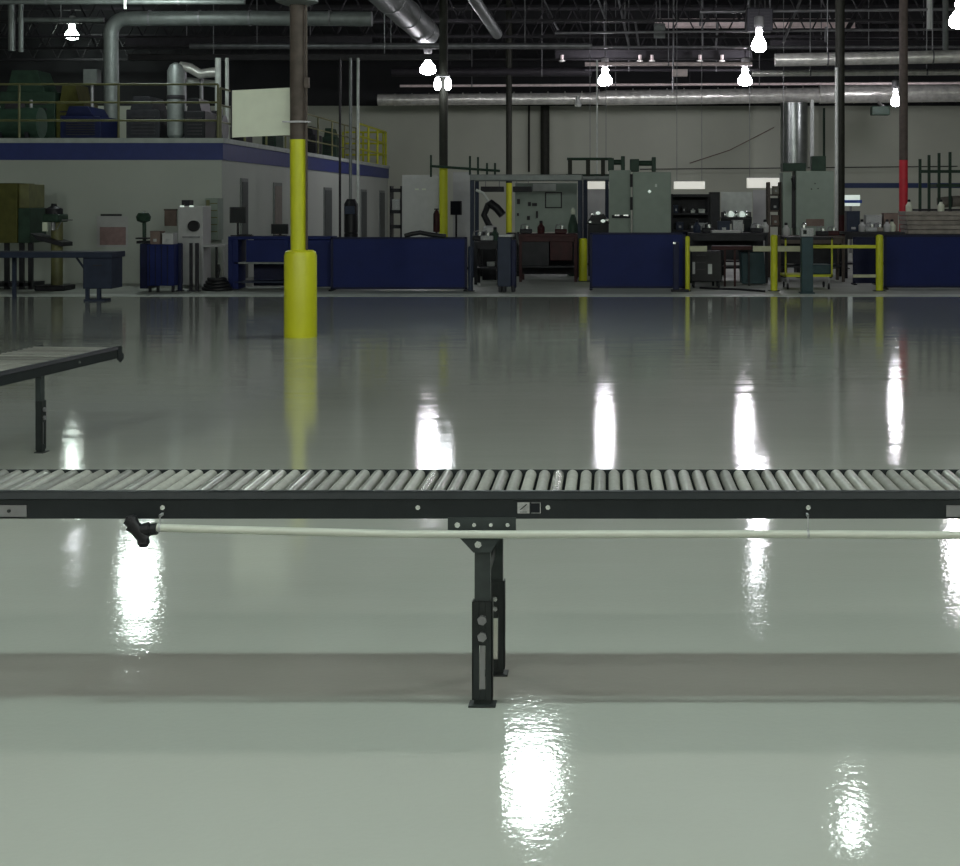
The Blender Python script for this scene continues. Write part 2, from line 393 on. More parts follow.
cd = MB(); cd.tube((xc+.088, DC-.05, zs), (xc+.075, DC-.05, 6), .014, seg=8); cd.box(xc+.06, xc+.12, DC-.09, DC-.03, WZ(88, DC), WZ(78, DC))
cd.build('conduit', 'brown', t)
cl = MB(); cl.lathe((xc-.03, DC, WZ(122, DC)), [(.10,-.012),(.122,-.012),(.122,.012),(.10,.012)], 20); cl.box(xc-.2, xc+.15, DC-.12, DC-.105, WZ(123,DC), WZ(121.4,DC)); cl.build('pipe_clamp', 'pipe', t)
Ds = DC+.14
t = thing('white_board', 'blank white board mounted on back of the yellow-sleeved column', 'board', (WX(262,Ds), Ds, WZ(137,Ds)))
MB().prism([(WX(232,Ds), WZ(137.5,Ds)), (WX(304,Ds), WZ(134.5,Ds)), (WX(304,Ds), WZ(87,Ds)), (WX(232,Ds), WZ(90.5,Ds))], Ds-.01, Ds+.02).build('panel', 'white', t)
MB().box(WX(231,Ds), WX(232.3,Ds), Ds-.015, Ds+.03, WZ(138,Ds), WZ(90,Ds)).build('edge_strip', 'blackmetal', t)

# ------------------------------------------------------------------ office block with equipment deck
DO = 31.0; XO = -7.98; XW = -25.9; DB = 54.4
ob = thing('office_block', 'pale single-storey office block with dark blue band and roof deck', 'building', (XO, DO, 0))
zb0, zb1, zd = 2.55, 2.90, 3.0
MB().box(XW, XO, DO, DB, 0, zb0).build('wall', 'office', ob, smooth=False)
MB().box(XW, XO+.03, DO-.03, DB+.03, zb0, zb1).build('blue_band', 'blueband', ob, smooth=False)
MB().box(XW, XO+.06, DO-.06, DB+.06, zb1, zd).build('roof_deck', 'deck', ob, smooth=False)
for (a, b, zt, m) in ((240,247,2.15,'door'), (273,281,2.1,'doorbrown'), (323.5,331,2.05,'door'), (360.5,366,2.05,'door'), (379,384,2.05,'door')):
    ya, yb = 11970/(608-a), 11970/(608-b)
    fr = MB().box(XO-.01, XO+.03, ya, yb, 0, zt+.05).build('door', 'ductdull', ob)
    pn = MB().box(XO+.028, XO+.045, ya+.08, yb-.08, .02, zt-.03).build('door_leaf', m, fr)
    
def railing(label, pts, m, posts, z0, z1, nr=3, r=.022, group=None):
    (x0, y0), (x1, y1) = pts
    t = thing('guard_rail', label, 'railing', (x0, y0, z0), group)
    for k in range(posts):
        q = k/(posts-1); x, y = x0+(x1-x0)*q, y0+(y1-y0)*q
        MB().tube((x, y, z0), (x, y, z1), r*1.15, seg=8).build('post', m, t)
    for k in range(nr):
        z = z1 - (z1-z0)*k*.335
        MB().tube((x0, y0, z), (x1, y1, z), r, seg=8).build('rail', m, t)
    return t
railing('olive three-bar guard rail along front edge of office roof', ((-14.26, DO+.08), (-8.08, DO+.08)), 'olive', 4, zd, WZ(84, DO), 3)
railing('dull guard rail running back along side edge of office roof', ((XO-.08, DO+.2), (XO-.08, 48.0)), 'olive', 9, zd, 4.05, 3)
railing('bright yellow guard rail at far corner of office roof', ((XO-.05, 48.3), (XO-.05, 54.2)), 'yellow', 4, zd, 4.22, 4, .035)
railing('short yellow guard rail across far end of office roof', ((XO-.15, 54.25), (XO-1.6, 54.25)), 'yellow', 3, zd, 4.22, 4, .035)

# equipment on the deck ------------------------------------------------
def mach(name, label, cat, D, x0, x1, yt, zbase, depth, m, kind=0, group=None, yb=None):
    """a machine: body, base and details, between two pixel columns at distance D, standing on zbase"""
    X0, X1 = WX(x0, D), WX(x1, D); z1 = WZ(yt, D); w = X1-X0; h = z1-zbase; y1 = D+depth
    t = thing(name, label, cat, ((X0+X1)/2, D+depth/2, zbase), group)
    if kind == 0:      # boxy unit with hood, base and grille
        MB().box(X0, X1, D, y1, zbase+.08*h, zbase+.72*h).build('body', m, t, bevel=.02)
        MB().box(X0+.06*w, X1-.06*w, D+.03, y1-.03, zbase, zbase+.08*h).build('base', 'blackmetal', t)
        MB().prism([(X0+.1*w, zbase+.72*h), (X1-.2*w, zbase+.72*h), (X1-.35*w, z1), (X0+.2*w, z1)], D+.05, y1-.05).build('hood', m, t, bevel=.01)
        g = MB()
        for k in range(6): g.box(X0+.15*w, X1-.15*w, D-.015, D+.01, zbase+h*(.2+.07*k), zbase+h*(.225+.07*k))
        g.build('grille', 'pipedark', t)
    elif kind == 1:    # horizontal tank on saddles with motor
        r = min(h*.36, .5); zc = zbase + r + .1
        MB().tube((X0+.05*w, D+depth/2, zc), (X1-.05*w, D+depth/2, zc), r, seg=20).build('tank', m, t)
        for q in (.25, .75): MB().box(X0+w*q-.04, X0+w*q+.04, D+depth/2-r*.8, D+depth/2+r*.8, zbase, zc-r*.6).build('saddle', 'blackmetal', t)
        MB().tube((X0+.3*w, D+depth/2, zc+r*.9), (X0+.6*w, D+depth/2, zc+r*.9), h*.16, seg=14).build('motor', 'pipedark', t)
        MB().tube((X0+.75*w, D+depth/2, zc+r*.8), (X0+.75*w, D+depth/2, z1), .04, seg=8).build('outlet_pipe', 'pipe', t)
    elif kind == 2:    # vertical vessel
        r = w/2; xc_ = (X0+X1)/2; yc = D+r
        MB().lathe((xc_, yc, zbase), [(r*.5,.0),(r*.6,.12),(r,.2),(r,h-.18),(r*.7,h-.05),(r*.2,h)], 20).build('vessel', m, t)
        MB().lathe((xc_, yc, zbase), [(r*1.03,h*.55),(r*1.06,h*.56),(r*1.06,h*.59),(r*1.03,h*.6)], 20).build('band', 'pipedark', t)
    return t
mach('air_compressor', 'dark compressor with tank behind olive rail near left border', 'machine', 33, -20, 34, 98, zd, 1.2, 'green', 1)
mach('air_handler', 'dark blue boxy air unit behind olive rail', 'machine', 33, 60, 101, 106, zd, 1.2, 'fence2', 0)
mach('dust_collector', 'dark green equipment box right of the pale vertical duct', 'machine', 34, 126, 160, 96, zd, 1.2, 'blackmetal', 0)
mach('pressure_tank', 'pale grey upright tank standing behind olive rail', 'tank', 34, 165, 182, 62, zd, .5, 'ductdull', 2)
mach('blower_unit', 'black blower unit right of the pale grey upright tank', 'machine', 34, 184, 205, 98, zd, 1.0, 'black', 0)
mach('pump_unit', 'small grey pump between blower and white pipes', 'machine', 35, 200, 222, 108, zd, .8, 'pipe', 1)
mach('motor_unit', 'dim green motor unit at far left behind compressor', 'machine', 36, 0, 55, 70, zd, 1.0, 'green', 0)
mach('gearbox_unit', 'dim olive machine between left units and pale vertical duct', 'machine', 36, 56, 84, 84, zd, 1.0, 'olive_panel', 0)
for k, (a, b, yt, m, w) in enumerate(((236,262,118,'blackmetal','widest'),(268,286,123,'green','middle green'),(308,322,126,'blackmetal','narrow black'),(328,345,128,'green','last green'))):
    D = (37, 39, 43, 46)[k]
    mach('roof_fan', w + ' ventilator on office roof behind the near yellow column', 'fan unit', D, a-6, a+8, yt, zd, .9, m, 0)
t = thing('control_box', 'small pale grey box on a post beside pale vertical duct', 'box', (WX(90,35), 35, zd))
MB().box(WX(83,35), WX(97,35), 35, 35.3, WZ(84,35), WZ(69,35)).build('box', 'ductdull', t, bevel=.01)
MB().tube((WX(90,35), 35.15, zd), (WX(90,35), 35.15, WZ(84,35)), .04, seg=8).build('post', 'pipe', t)
for px, lab, r in ((218, 'thicker white vertical pipe left of the white board', .07), (227, 'thin white vertical pipe right beside the white board', .045)):
    tag(MB().tube((WX(px,36), 36, zd), (WX(px,36), 36, WZ(58,36)), r, seg=12).build('white_pipe', 'offwhite', None), lab, 'pipe')
t = thing('exhaust_duct', 'bright crossing duct elbows above railing left of white board', 'duct', (WX(196,37), 37, zd))
MB().path([(WX(180,37),37,WZ(66,37)), (WX(190,37),37,WZ(68,37)), (WX(200,37),37,WZ(74,37)), (WX(216,37),37,WZ(72,37))], .12, 12).build('upper_duct', 'duct', t)
MB().path([(WX(180,37.6),37.6,WZ(80,37.6)), (WX(198,37.6),37.6,WZ(82,37.6)), (WX(216,37.6),37.6,WZ(84,37.6))], .09, 12).build('lower_duct', 'offwhite', t)
MB().tube((WX(181,37),37.3,zd), (WX(181,37),37.3,WZ(64,37)), .05, seg=8).build('stand_post', 'pipe', t)
MB().tube((WX(198,37),37.3,zd), (WX(198,37),37.3,WZ(75,37)), .05, seg=8).build('stand_post', 'pipe', t)
# pale bent duct
D = 34.6; r = .17
t = thing('bent_duct', 'pale grey duct rising from office roof and bending right under the roof', 'duct', (WX(111,D), D, zd))
pp = [(WX(112,D), D, zd), (WX(111,D), D, WZ(34,D))]
for k in range(1, 7):
    a = R(15*k); pp.append((WX(111,D)+.35*(1-math.cos(a)), D, WZ(34,D)+.35*math.sin(a)))
pp += [(WX(240,D), D, WZ(18,D)), (WX(372,D), D, WZ(19,D))]
MB().path(pp, r, 16).build('duct_run', 'ductdull', t)
for px in (150, 200, 250, 330):
    MB().tube((WX(px,D)-.02, D, WZ(18,D)), (WX(px,D)+.02, D, WZ(18,D)), r+.015, seg=16).build('joint_band', 'pipe', t)
# ------------------------------------------------------------------ overhead pipes, beams, ducts
def hpipe(name, label, cat, x0, x1, y, D, px, m, y2=None, square=False, hang=2, D2=None):
    D2 = D2 or D
    r = px/2/F*D; a = (WX(x0,D), D, WZ(y,D)); b = (WX(x1,D2), D2, WZ(y2 if y2 is not None else y,D2))
    t = thing(name, label, cat, a)
    if square:
        zz = WZ(y,D)
        f = MB(); w = .08
        f.box(a[0], b[0], D-w, D+w, zz+r-.02, zz+r); f.box(a[0], b[0], D-w, D+w, zz-r, zz-r+.02); f.box(a[0], b[0], D-.01, D+.01, zz-r, zz+r)
        f.build('beam_section', m, t)
    else:
        MB().tube(a, b, r, seg=16).build('pipe_run', m, t)
    n = max(1, int(abs(b[0]-a[0])/3))
    for k in range(hang):
        q = (k+.5)/hang; x = a[0]+(b[0]-a[0])*q; yy = a[1]+(b[1]-a[1])*q; z = a[2]+(b[2]-a[2])*q
        h = MB(); h.tube((x, yy, z+r), (x, yy, ZC), .015, seg=6)
        if not square: h.tube((x-.02, yy, z), (x+.02, yy, z), r+.012, seg=16)
        h.build('hanger', 'pipe', t)
    return t
hpipe('overhead_pipe', 'grey pipe crossing behind brown column top below pale bent duct', 'pipe', 190, 592, 46, 41, 6, 'pipe', hang=3)
hpipe('overhead_pipe', 'dim teal pipe along top border at left', 'pipe', -20, 245, 2, 33.5, 5, 'ductdull', hang=2)
hpipe('overhead_pipe', 'short grey pipe left of the pale duct bend', 'pipe', 18, 104, 20, 35, 5, 'ductdull', hang=1)
hpipe('overhead_pipe', 'thick dark pipe right above left end of the long bright duct', 'pipe', 392, 592, 72, 50, 9, 'pipedark', hang=2)
hpipe('overhead_pipe', 'slender pipe crossing high between unit heater and far column', 'pipe', 555, 975, 33, 44, 2.6, 'pipe', y2=29, hang=3)
hpipe('overhead_beam', 'dark flanged beam running just above the bright lamps', 'beam', 555, 752, 55, 47.9, 10, 'pipedark', square=True, hang=2)
hpipe('overhead_pipe', 'thin bright pipe just above lamp over grey-green cabinets', 'pipe', 585, 752, 64, 46.2, 4, 'pink', hang=1)
hpipe('overhead_pipe', 'thin straight pipe above shiny upper duct at right', 'pipe', 550, 975, 47, 45.7, 2.6, 'pipe', hang=2)
hpipe('overhead_beam', 'pale pinkish beam high behind the dark unit heater', 'beam', 655, 855, 23.5, 51, 9, 'pink', square=True, hang=1)
hpipe('overhead_pipe', 'highest thin pipe near top border at right', 'pipe', 700, 975, 12, 41, 3, 'pipe', y2=9, hang=1)
hpipe('overhead_duct', 'shiny upper duct passing behind brown column at right', 'duct', 775, 985, 60, 40, 13, 'duct', y2=56, hang=2)
hpipe('overhead_pipe', 'shiny slim pipe between the two large ducts at right', 'pipe', 752, 985, 73.5, 43, 6, 'duct', y2=72, hang=2)
hpipe('overhead_beam', 'dark beam crossing above office equipment left of column', 'beam', 125, 372, 41, 48, 10, 'pipedark', square=True, hang=2)
hpipe('overhead_beam', 'dark beam crossing behind the white vertical conduits', 'beam', 128, 470, 57, 38.2, 6, 'pipedark', square=True, hang=2)
# long spiral duct
t = thing('spiral_duct', 'long shiny spiral duct running under roof across far wall', 'duct', (WX(378,54), 54, 5.4))
D = 54
MB().tube((WX(378,D), D, WZ(100,D)), (WX(592,D), D, WZ(98.5,D)), .21, seg=20).build('narrow_section', 'duct', t)
MB().tube((WX(592,D), D, WZ(98.5,D)), (WX(606,D), D, WZ(98,D)), .21, .26, seg=20).build('reducer', 'duct', t)
MB().tube((WX(606,D), D, WZ(98,D)), (WX(820,D), D, WZ(95,D)), .27, seg=20).build('middle_section', 'duct', t)
MB().tube((WX(820,D), D, WZ(94,D)), (WX(990,D), D, WZ(92,D)), .34, seg=20).build('wide_section', 'duct', t)
for px in range(395, 985, 17):
    r = .225 if px < 592 else (.283 if px < 820 else .352); yy = 100-(px-378)*.0135
    MB().tube((WX(px,D)-.018, D, WZ(yy,D)), (WX(px,D)+.018, D, WZ(yy,D)), r, seg=20).build('seam_band', 'duct', t)
for px in (450, 560, 690, 880): MB().tube((WX(px,D), D, WZ(90,D)), (WX(px,D), D, ZC), .02, seg=6).build('hanger', 'pipedark', t)
t = thing('drop_duct', 'thick shiny vertical duct dropping from long spiral duct', 'duct', (WX(794,54), 54, WZ(168,54)))
D = 54
MB().tube((WX(794,D), D, WZ(168,D)), (WX(794,D), D, WZ(103,D)), .49, seg=24).build('duct_drop', 'ductdark', t)
for yy in (106, 128, 148): MB().tube((WX(794,D), D, WZ(yy,D)-.02), (WX(794,D), D, WZ(yy,D)+.02), .505, seg=24).build('joint_band', 'ductdark', t)
t = thing('conduit', 'pale vertical conduit right beside the thick vertical duct', 'pipe', (WX(812,51), 51, 2))
MB().tube((WX(812,51), 51, WZ(172,51)), (WX(812,51), 51, WZ(100,51)), .07, seg=10).build('conduit_run', 'offwhite', t)
# diagonal depth duct
xq, zq = WX(430, 43), WZ(36, 43)
t = thing('overhead_duct', 'broad grey duct running toward viewer at top between columns', 'duct', (xq, 43, zq))
MB().tube((xq, 42.2, zq), (xq, 24, zq), .36, seg=24).build('duct_run', 'ductdull', t)
for yy in range(26, 43, 3): MB().tube((xq, yy-.03, zq), (xq, yy+.03, zq), .375, seg=24).build('joint_band', 'pipe', t)
for yy in (30, 39): MB().tube((xq, yy, zq+.3), (xq, yy, ZC), .02, seg=6).build('hanger', 'pipe', t)
# second depth duct, thinner
xq, zq = WX(497, 46), WZ(34, 46)
t = thing('overhead_pipe', 'dark pipe running toward viewer right of the broad grey duct', 'pipe', (xq, 46, zq))
MB().tube((xq, 46, zq), (xq, 30, zq), .16, seg=16).build('pipe_run', 'ductdull', t)
MB().tube((xq, 40, zq), (xq, 40, ZC), .02, seg=6).build('hanger', 'pipe', t)
# vertical drops
def vpipe(name, label, x, x2, ya, yb, D, px, m, top=False):
    r = px/2/F*D
    o = MB().tube((WX(x,D), D, WZ(ya,D) if not top else ZC), (WX(x2,D), D, WZ(yb,D)), r, seg=10).build(name, m, None)
    return tag(o, label, 'pipe')
vpipe('drop_pipe', 'wider pale drop pipe at far top left corner', 10, 12, 0, 51, 34.5, 7, 'ductdull', True)
vpipe('drop_pipe', 'slim pale drop pipe beside the wider one at top left', 21, 21, 0, 52, 34.4, 5, 'ductdull', True)
vpipe('drop_pipe', 'bright short pipe end above the pale bent duct', 125, 125, 0, 9, 33, 3, 'offwhite', True)
vpipe('drop_pipe', 'leftmost of the three thin conduits beside near column', 340, 340, 58, 268.5, 38, 2.4, 'pipedark', False)
vpipe('drop_pipe', 'middle of the three thin conduits beside near column', 350.5, 350.5, 58, 268.5, 38, 3, 'ductdull', False)
vpipe('drop_pipe', 'brightest white conduit of three beside near column', 358, 358, 58, 268.5, 38, 2.8, 'offwhite', False)
vpipe('drop_pipe', 'pale drop post touching top border left of the right edge', 930, 930, 0, 29, 41, 6, 'offwhite', True)
vpipe('drop_pipe', 'pale longer drop post nearest right edge at top', 945.5, 945.5, 0, 50, 40, 6, 'ductdull', True)
vpipe('drop_pipe', 'thin vertical wire-like pipe between the two central lamps', 674, 673, 0, 92, 45, 1.8, 'pipe', True)
vpipe('drop_pipe', 'thin cord dropping to fluorescent light beside grey-green cabinets', 597, 597, 60, 181, 41, 1.6, 'offwhite', False)
vpipe('drop_pipe', 'thin vertical line on the wall beside dark downpipe', 529, 529, 104, 172, 56.8, 2, 'darkcol')
vpipe('wall_downpipe', 'thick dark downpipe on far wall between the two columns', 545, 545, 104, 176, 56.6, 9, 'darkcol')
vpipe('drop_pipe', 'thin green pipe on the wall right of the thick vertical duct', 824, 824, 108, 172, 56.6, 2.5, 'green')
k = 0
for (xa, ya, xb, yb, D, w, lab) in ((541,-6,558,30,44,2.2,'left thin slanted hanger rod near top centre'), (596,-6,606,20,44,2.2,'short slanted hanger rod left of centre lamp top'),
        (617,-8,629,46,45,2.6,'long slanted hanger rod just right of centre lamp'), (635,20,639,47,45,2,'shortest slanted hanger rod beside the long one'),
        (803,-6,783,43,43.6,2.8,'bright slanted hanger rod right of the unit heater'), (868,-6,838,45,45,5,'broad dim slanted strut left of brown column top'),
        (702,-6,700,26,50,2,'thin rod above pale beam left of unit heater'), (718,22,716,46,50,2.2,'short thin rod under pale beam left of unit heater'),
        (826,27,826,42,44,2.8,'short stub rod between thin pipes right of slanted rod')):
    if ya < 0:
        q = (ZC - WZ(yb,D)) / (WZ(ya,D) - WZ(yb,D)); xa = xb + (xa-xb)*q; ya = yb + (ya-yb)*q
    o = MB().tube((WX(xa,D), D, WZ(ya,D)), (WX(xb,D), D, WZ(yb,D)), w/2/F*D, seg=8).build('hanger_rod', 'pipe' if w < 4 else 'pipedark', None)
    tag(o, lab, 'rod')
t = thing('unit_heater', 'dark square unit heater hanging above bright lamps', 'heater', (WX(759,38.5), 38.5, WZ(30,38.5)))
D = 38.5
MB().box(WX(747,D), WX(773,D), D, D+.5, WZ(31,D), WZ(8,D)).build('casing', 'blackmetal', t, bevel=.02)
g = MB()
for k in range(6): g.box(WX(750,D), WX(770,D), D-.02, D+.01, WZ(28-3*k,D), WZ(27-3*k,D))
g.build('louvres', 'pipedark', t)
for px in (749, 771): MB().tube((WX(px,D), D+.25, WZ(8,D)), (WX(px,D), D+.25, ZC), .015, seg=6).build('hanger', 'pipe', t)
t = thing('junction_box', 'small pale box fixed high between two centre lamps', 'box', (WX(660,45), 45, WZ(37,45)))
MB().box(WX(654,45), WX(665,45), 44.8, 45.1, WZ(38,45), WZ(24,45)).build('box', 'ductdull', t, bevel=.01)
MB().tube((WX(660,45), 45, WZ(24,45)), (WX(660,45), 45, ZC), .015, seg=6).build('hanger', 'pipe', t)
t = thing('junction_box', 'small flat box on thin vertical pipe above long duct', 'box', (WX(679,45), 45, WZ(77,45)))
MB().box(WX(672,45), WX(687,45), 44.7, 44.95, WZ(77,45), WZ(70,45)).build('box', 'pink', t, bevel=.01)
t = thing('camera_dome', 'small dark box under long duct left of brown column', 'box', (WX(880,52), 52, WZ(116,52)))
MB().box(WX(872,52), WX(890,52), 52, 52.4, WZ(115,52), WZ(106,52)).build('box', 'green', t, bevel=.02)
MB().tube((WX(884,52), 52.2, WZ(106,52)), (WX(888,52), 53.8, WZ(99,52)), .05, seg=8).build('arm', 'pipe', t)
t = thing('duct_sensor', 'small bright cap hanging under the long duct left of centre lamp', 'fitting', (WX(577,52), 52, WZ(103,52)))
MB().lathe((WX(577,52), 53.6, WZ(101,52)), [(0,-.12),(.10,-.1),(.14,0),(.10,.1),(.05,.3)], 12).build('cap', 'offwhite', t)
tag(MB().path([(WX(690,56),56.3,WZ(163,56)), (WX(730,56),56.3,WZ(150,56)), (WX(775,56),56.3,WZ(127,56))], .02, 6).build('slack_cable', 'card', None), 'thin cable rising diagonally across far wall to thick vertical duct', 'cable')
tag(MB().path([(WX(640,56),56.4,WZ(169,56)), (WX(760,56),56.4,WZ(168,56)), (WX(960,56),56.4,WZ(166,56))], .02, 6).build('wall_cable', 'darkcol', None), 'thin level cable stretched across far wall above blue stripe', 'cable')
hpipe('sprinkler_pipe', 'thin sprinkler pipe just above the long shiny duct', 'pipe', 400, 975, 86, 52.5, 2.6, 'pink', y2=83, hang=4)
hpipe('overhead_pipe', 'dim pipe crossing between the lamps and long shiny duct', 'pipe', 585, 760, 70, 49, 3, 'pipedark', hang=2)
hpipe('overhead_beam', 'narrow dark beam above the shiny upper duct at right', 'beam', 770, 975, 44, 49, 8, 'pipedark', square=True, hang=2)
for k, px in enumerate((562, 640, 652, 700, 722)):
    t = thing('sprinkler', 'small shining fitting under dark flanged beam, ' + ('first','second','third','fourth','fifth')[k] + ' from left', 'fitting', (WX(px,47.7), 47.7, WZ(62,47.7)), 'fittings under flanged beam')
    MB().tube((WX(px,47.7), 47.7, WZ(60.5,47.7)), (WX(px,47.7), 47.7, WZ(55,47.7)), .05, seg=8).build('stem', 'pink', t)
    MB().lathe((WX(px,47.7), 47.7, WZ(60.5,47.7)), [(0,-.05),(.10,-.03),(.10,0),(.05,.02)], 10).build('deflector', 'duct', t)
# roof joists
for k, (D, zl, lab) in enumerate(((43.5, 6.95, 'nearest'), (48.6, 7.05, 'second'), (52.2, 7.05, 'third'), (55.8, 7.0, 'farthest'))):
    t = thing('roof_joist', 'dark open-web roof joist, ' + lab + ' of those under the roof deck', 'joist', (-20, D, zl), 'open-web roof joists')
    for z in (zl, zl+.9):
        MB().box(-25, 19, D-.06, D+.06, z-.04, z+.04).build('chord', 'pipedark', t, smooth=False)
    w = MB(); x = -25
    while x < 18.5:
        w.tube((x, D, zl), (x+.45, D, zl+.9), .025, seg=5); w.tube((x+.45, D, zl+.9), (x+.9, D, zl), .025, seg=5); x += .9
    w.build('web', 'pipedark', t)

# ------------------------------------------------------------------ far columns
def column(px, D, segs, lab, r, extra=None):
    x = WX(px, D); t = thing('steel_column', lab, 'column', (x, D, 0))
    for (ya, yb, m, nm) in segs:
        za = 0 if ya is None else WZ(ya, D); zb = ZC if yb is None else WZ(yb, D)
        MB().tube((x, D, za), (x, D, zb), r, seg=16).build(nm, m, t)
    MB().box(x-r*1.8, x+r*1.8, D-r*1.8, D+r*1.8, 0, .02).build('base_plate', 'darkcol', t)
    if extra: extra(t, x)
    return t
column(443.5, 35, ((None,167,'yellow','yellow_shaft'), (167,None,'darkcol','dark_shaft')), 'far steel column dark above and yellow below behind long blue screen', .10)
column(509, 50, ((None,183,'yellow','yellow_shaft'), (183,None,'darkcol','dark_shaft')), 'thin far column between yellow-based column and dark downpipe', .10)
def white_pipe(t, x): MB().tube((x-.10, 37.9, .6), (x-.10, 37.9, WZ(68,38)), .045, seg=10).build('white_conduit', 'offwhite', t)
column(840, 38, ((None,215,'darkred','red_shaft'), (215,None,'darkcol','dark_shaft')), 'dark column with white conduit right of the three-dot cabinet', .12, white_pipe)
column(903.5, 36, ((None,160,'red','red_shaft'), (160,None,'brown','brown_shaft')), 'brown column painted red at its lower part', .105)

# ------------------------------------------------------------------ blue screens and barriers
def screen(x0, x1, yt, D, lab, m='fence', name='blue_screen', posts=(0, 1)):
    X0, X1 = WX(x0, D), WX(x1, D); zt = WZ(yt, D)
    t = thing(name, lab, 'screen', ((X0+X1)/2, D, 0), None)
    MB().box(X0+.03, X1-.03, D-.012, D+.012, .06, zt-.03).build('panel', m, t)
    f = MB(); f.box(X0, X1, D-.025, D+.025, zt-.04, zt); f.box(X0, X1, D-.025, D+.025, .03, .07); f.build('frame_bar', 'fence2', t, bevel=.005)
    for q in posts:
        x = X0+.02 if q == 0 else X1-.02
        p = MB().box(x-.025, x+.025, D-.025, D+.025, .01, zt).build('post', 'fence2', t, bevel=.004)
        MB().box(x-.03, x+.03, D-.22, D+.22, 0, .03).build('foot', 'blackmetal', p, bevel=.004)
    return t
screen(331, 467, 237, 28.4, 'longest blue screen, standing right of the near yellow column')
screen(590, 685, 232.5, 28.7, 'blue screen in front of the grey-green cabinets')
screen(884, 1010, 235, 28.9, 'blue screen at right edge beside the yellow post')
screen(853, 876, 237, 30.5, 'narrow dark blue screen behind rails right of dark column', 'fence2')
def ypost(px, yt, D, w, lab, m='yellow'):
    x = WX(px, D); r = w/2/F*D; zt = WZ(yt, D)
    t = thing('guard_post', lab, 'post', (x, D, 0))
    MB().lathe((x, D, 0), [(r,.01),(r,zt-.03),(r*.7,zt-.005),(0,zt)], 14).build('shaft', m, t)
    MB().box(x-r*1.6, x+r*1.6, D-r*1.6, D+r*1.6, 0, .012).build('base_plate', 'darkcol', t)
    return t
ypost(583, 238, 31.8, 8.5, 'short thick yellow post left of blue screen by cabinets')
ypost(687.5, 236, 28.2, 4.5, 'thin yellow post right beside the middle blue screen')
ypost(774, 234.5, 28.3, 7, 'yellow post standing between bench and yellow cart')
ypost(879.5, 234.5, 28.3, 7.5, 'yellow post at left end of rightmost blue screen')
ypost(470.5, 246, 28.2, 5, 'dark slim post at right end of longest blue screen', 'slate')
def bar(x0, x1, ya, yb, D, m, lab):
    o = MB().box(WX(x0,D), WX(x1,D), D-.03, D+.03, WZ(yb,D), WZ(ya,D)).build('barrier_rail', m, None, bevel=.006); return tag(o, lab, 'rail')
bar(689.5, 707, 246, 251.5, 28.2, 'tape', 'short beige barrier rail leaving thin yellow post rightwards')
bar(753, 771, 246, 251.5, 28.3, 'tape', 'beige barrier rail just left of the middle yellow post')
bar(777.5, 800, 246, 251.5, 28.3, 'tape', 'beige barrier rail between middle yellow post and teal pedestal')
bar(813, 876, 245, 248.3, 28.3, 'yellow', 'upper yellow barrier rail reaching right-hand yellow post')
bar(853, 876, 274.5, 277.5, 28.3, 'tape', 'lower barrier rail in front of narrow dark blue screen')

# yellow cart
D = 28.8
t = thing('yellow_cart', 'low yellow-framed cart on casters behind the teal pedestal', 'cart', (WX(810,D), D+.4, 0))
MB().box(WX(785,D), WX(833,D), D, D+.8, WZ(277,D), WZ(274.5,D)).build('lower_frame', 'yellow', t)
for px in (785.7, 832): MB().box(WX(px,D)-.015, WX(px,D)+.015, D, D+.03, WZ(277,D), WZ(238,D)).build('upright', 'yellow', t)
MB().box(WX(812,D), WX(833,D), D+.05, D+.7, WZ(274.5,D), WZ(265,D)).build('load', 'teal', t, bevel=.02)
MB().box(WX(785,D), WX(833,D), D, D+.8, WZ(240,D), WZ(237,D)).build('top_shelf', 'blackmetal', t)
for px in (788, 829):
    for y in (D+.05, D+.72): MB().tube((WX(px,D)-.015, y, .06), (WX(px,D)+.015, y, .06), .06, seg=14).build('caster', 'black', t)
    MB().box(WX(px,D)-.02, WX(px,D)+.02, D+.03, D+.07, .1, WZ(277,D)).build('caster_fork', 'pipe', t)
# teal pedestal
D = 27.5
t = thing('control_pedestal', 'dark teal pedestal with small control head in front of yellow cart', 'pedestal', (WX(806.5,D), D, 0))
MB().box(WX(801,D), WX(812.5,D), D-.1, D+.1, .03, WZ(237,D)).build('column', 'teal', t, bevel=.012)
MB().box(WX(799.5,D), WX(814,D), D-.14, D+.14, 0, .03).build('base_plate', 'teal', t, bevel=.005)
hd = MB().box(WX(800.5,D), WX(813,D), D-.09, D+.09, WZ(236.5,D), WZ(228,D)).build('head', 'sticker', t, bevel=.01)
MB().box(WX(802.5,D), WX(806,D), D-.10, D-.085, WZ(234,D), WZ(230,D)).build('display', 'glass', hd)
MB().lathe((WX(804,D), D, WZ(228,D)), [(.05,0),(.05,.06),(.02,.10),(0,.11)], 12).build('beacon', 'zinc', t)
# blue-grey stand
D = 27.9
t = thing('parts_bin_stand', 'narrow blue-grey steel stand on feet left of centre benches', 'stand', (WX(506,D), D, 0))
MB().box(WX(497.5,D), WX(511,D), D, D+.35, .10, WZ(237,D)).build('body', 'slate', t, bevel=.012)
MB().box(WX(511,D), WX(515.5,D), D+.05, D+.35, .07, WZ(240,D)).build('side_channel', 'fence2', t, bevel=.01)
MB().box(WX(499,D), WX(513,D), D-.05, D+.4, WZ(237,D), WZ(234.5,D)).build('top_plate', 'sticker', t, bevel=.005)
for px in (500, 504, 513): MB().box(WX(px,D)-.03, WX(px,D)+.03, D+.0, D+.3, 0, .12).build('foot', 'blackmetal', t, bevel=.01)
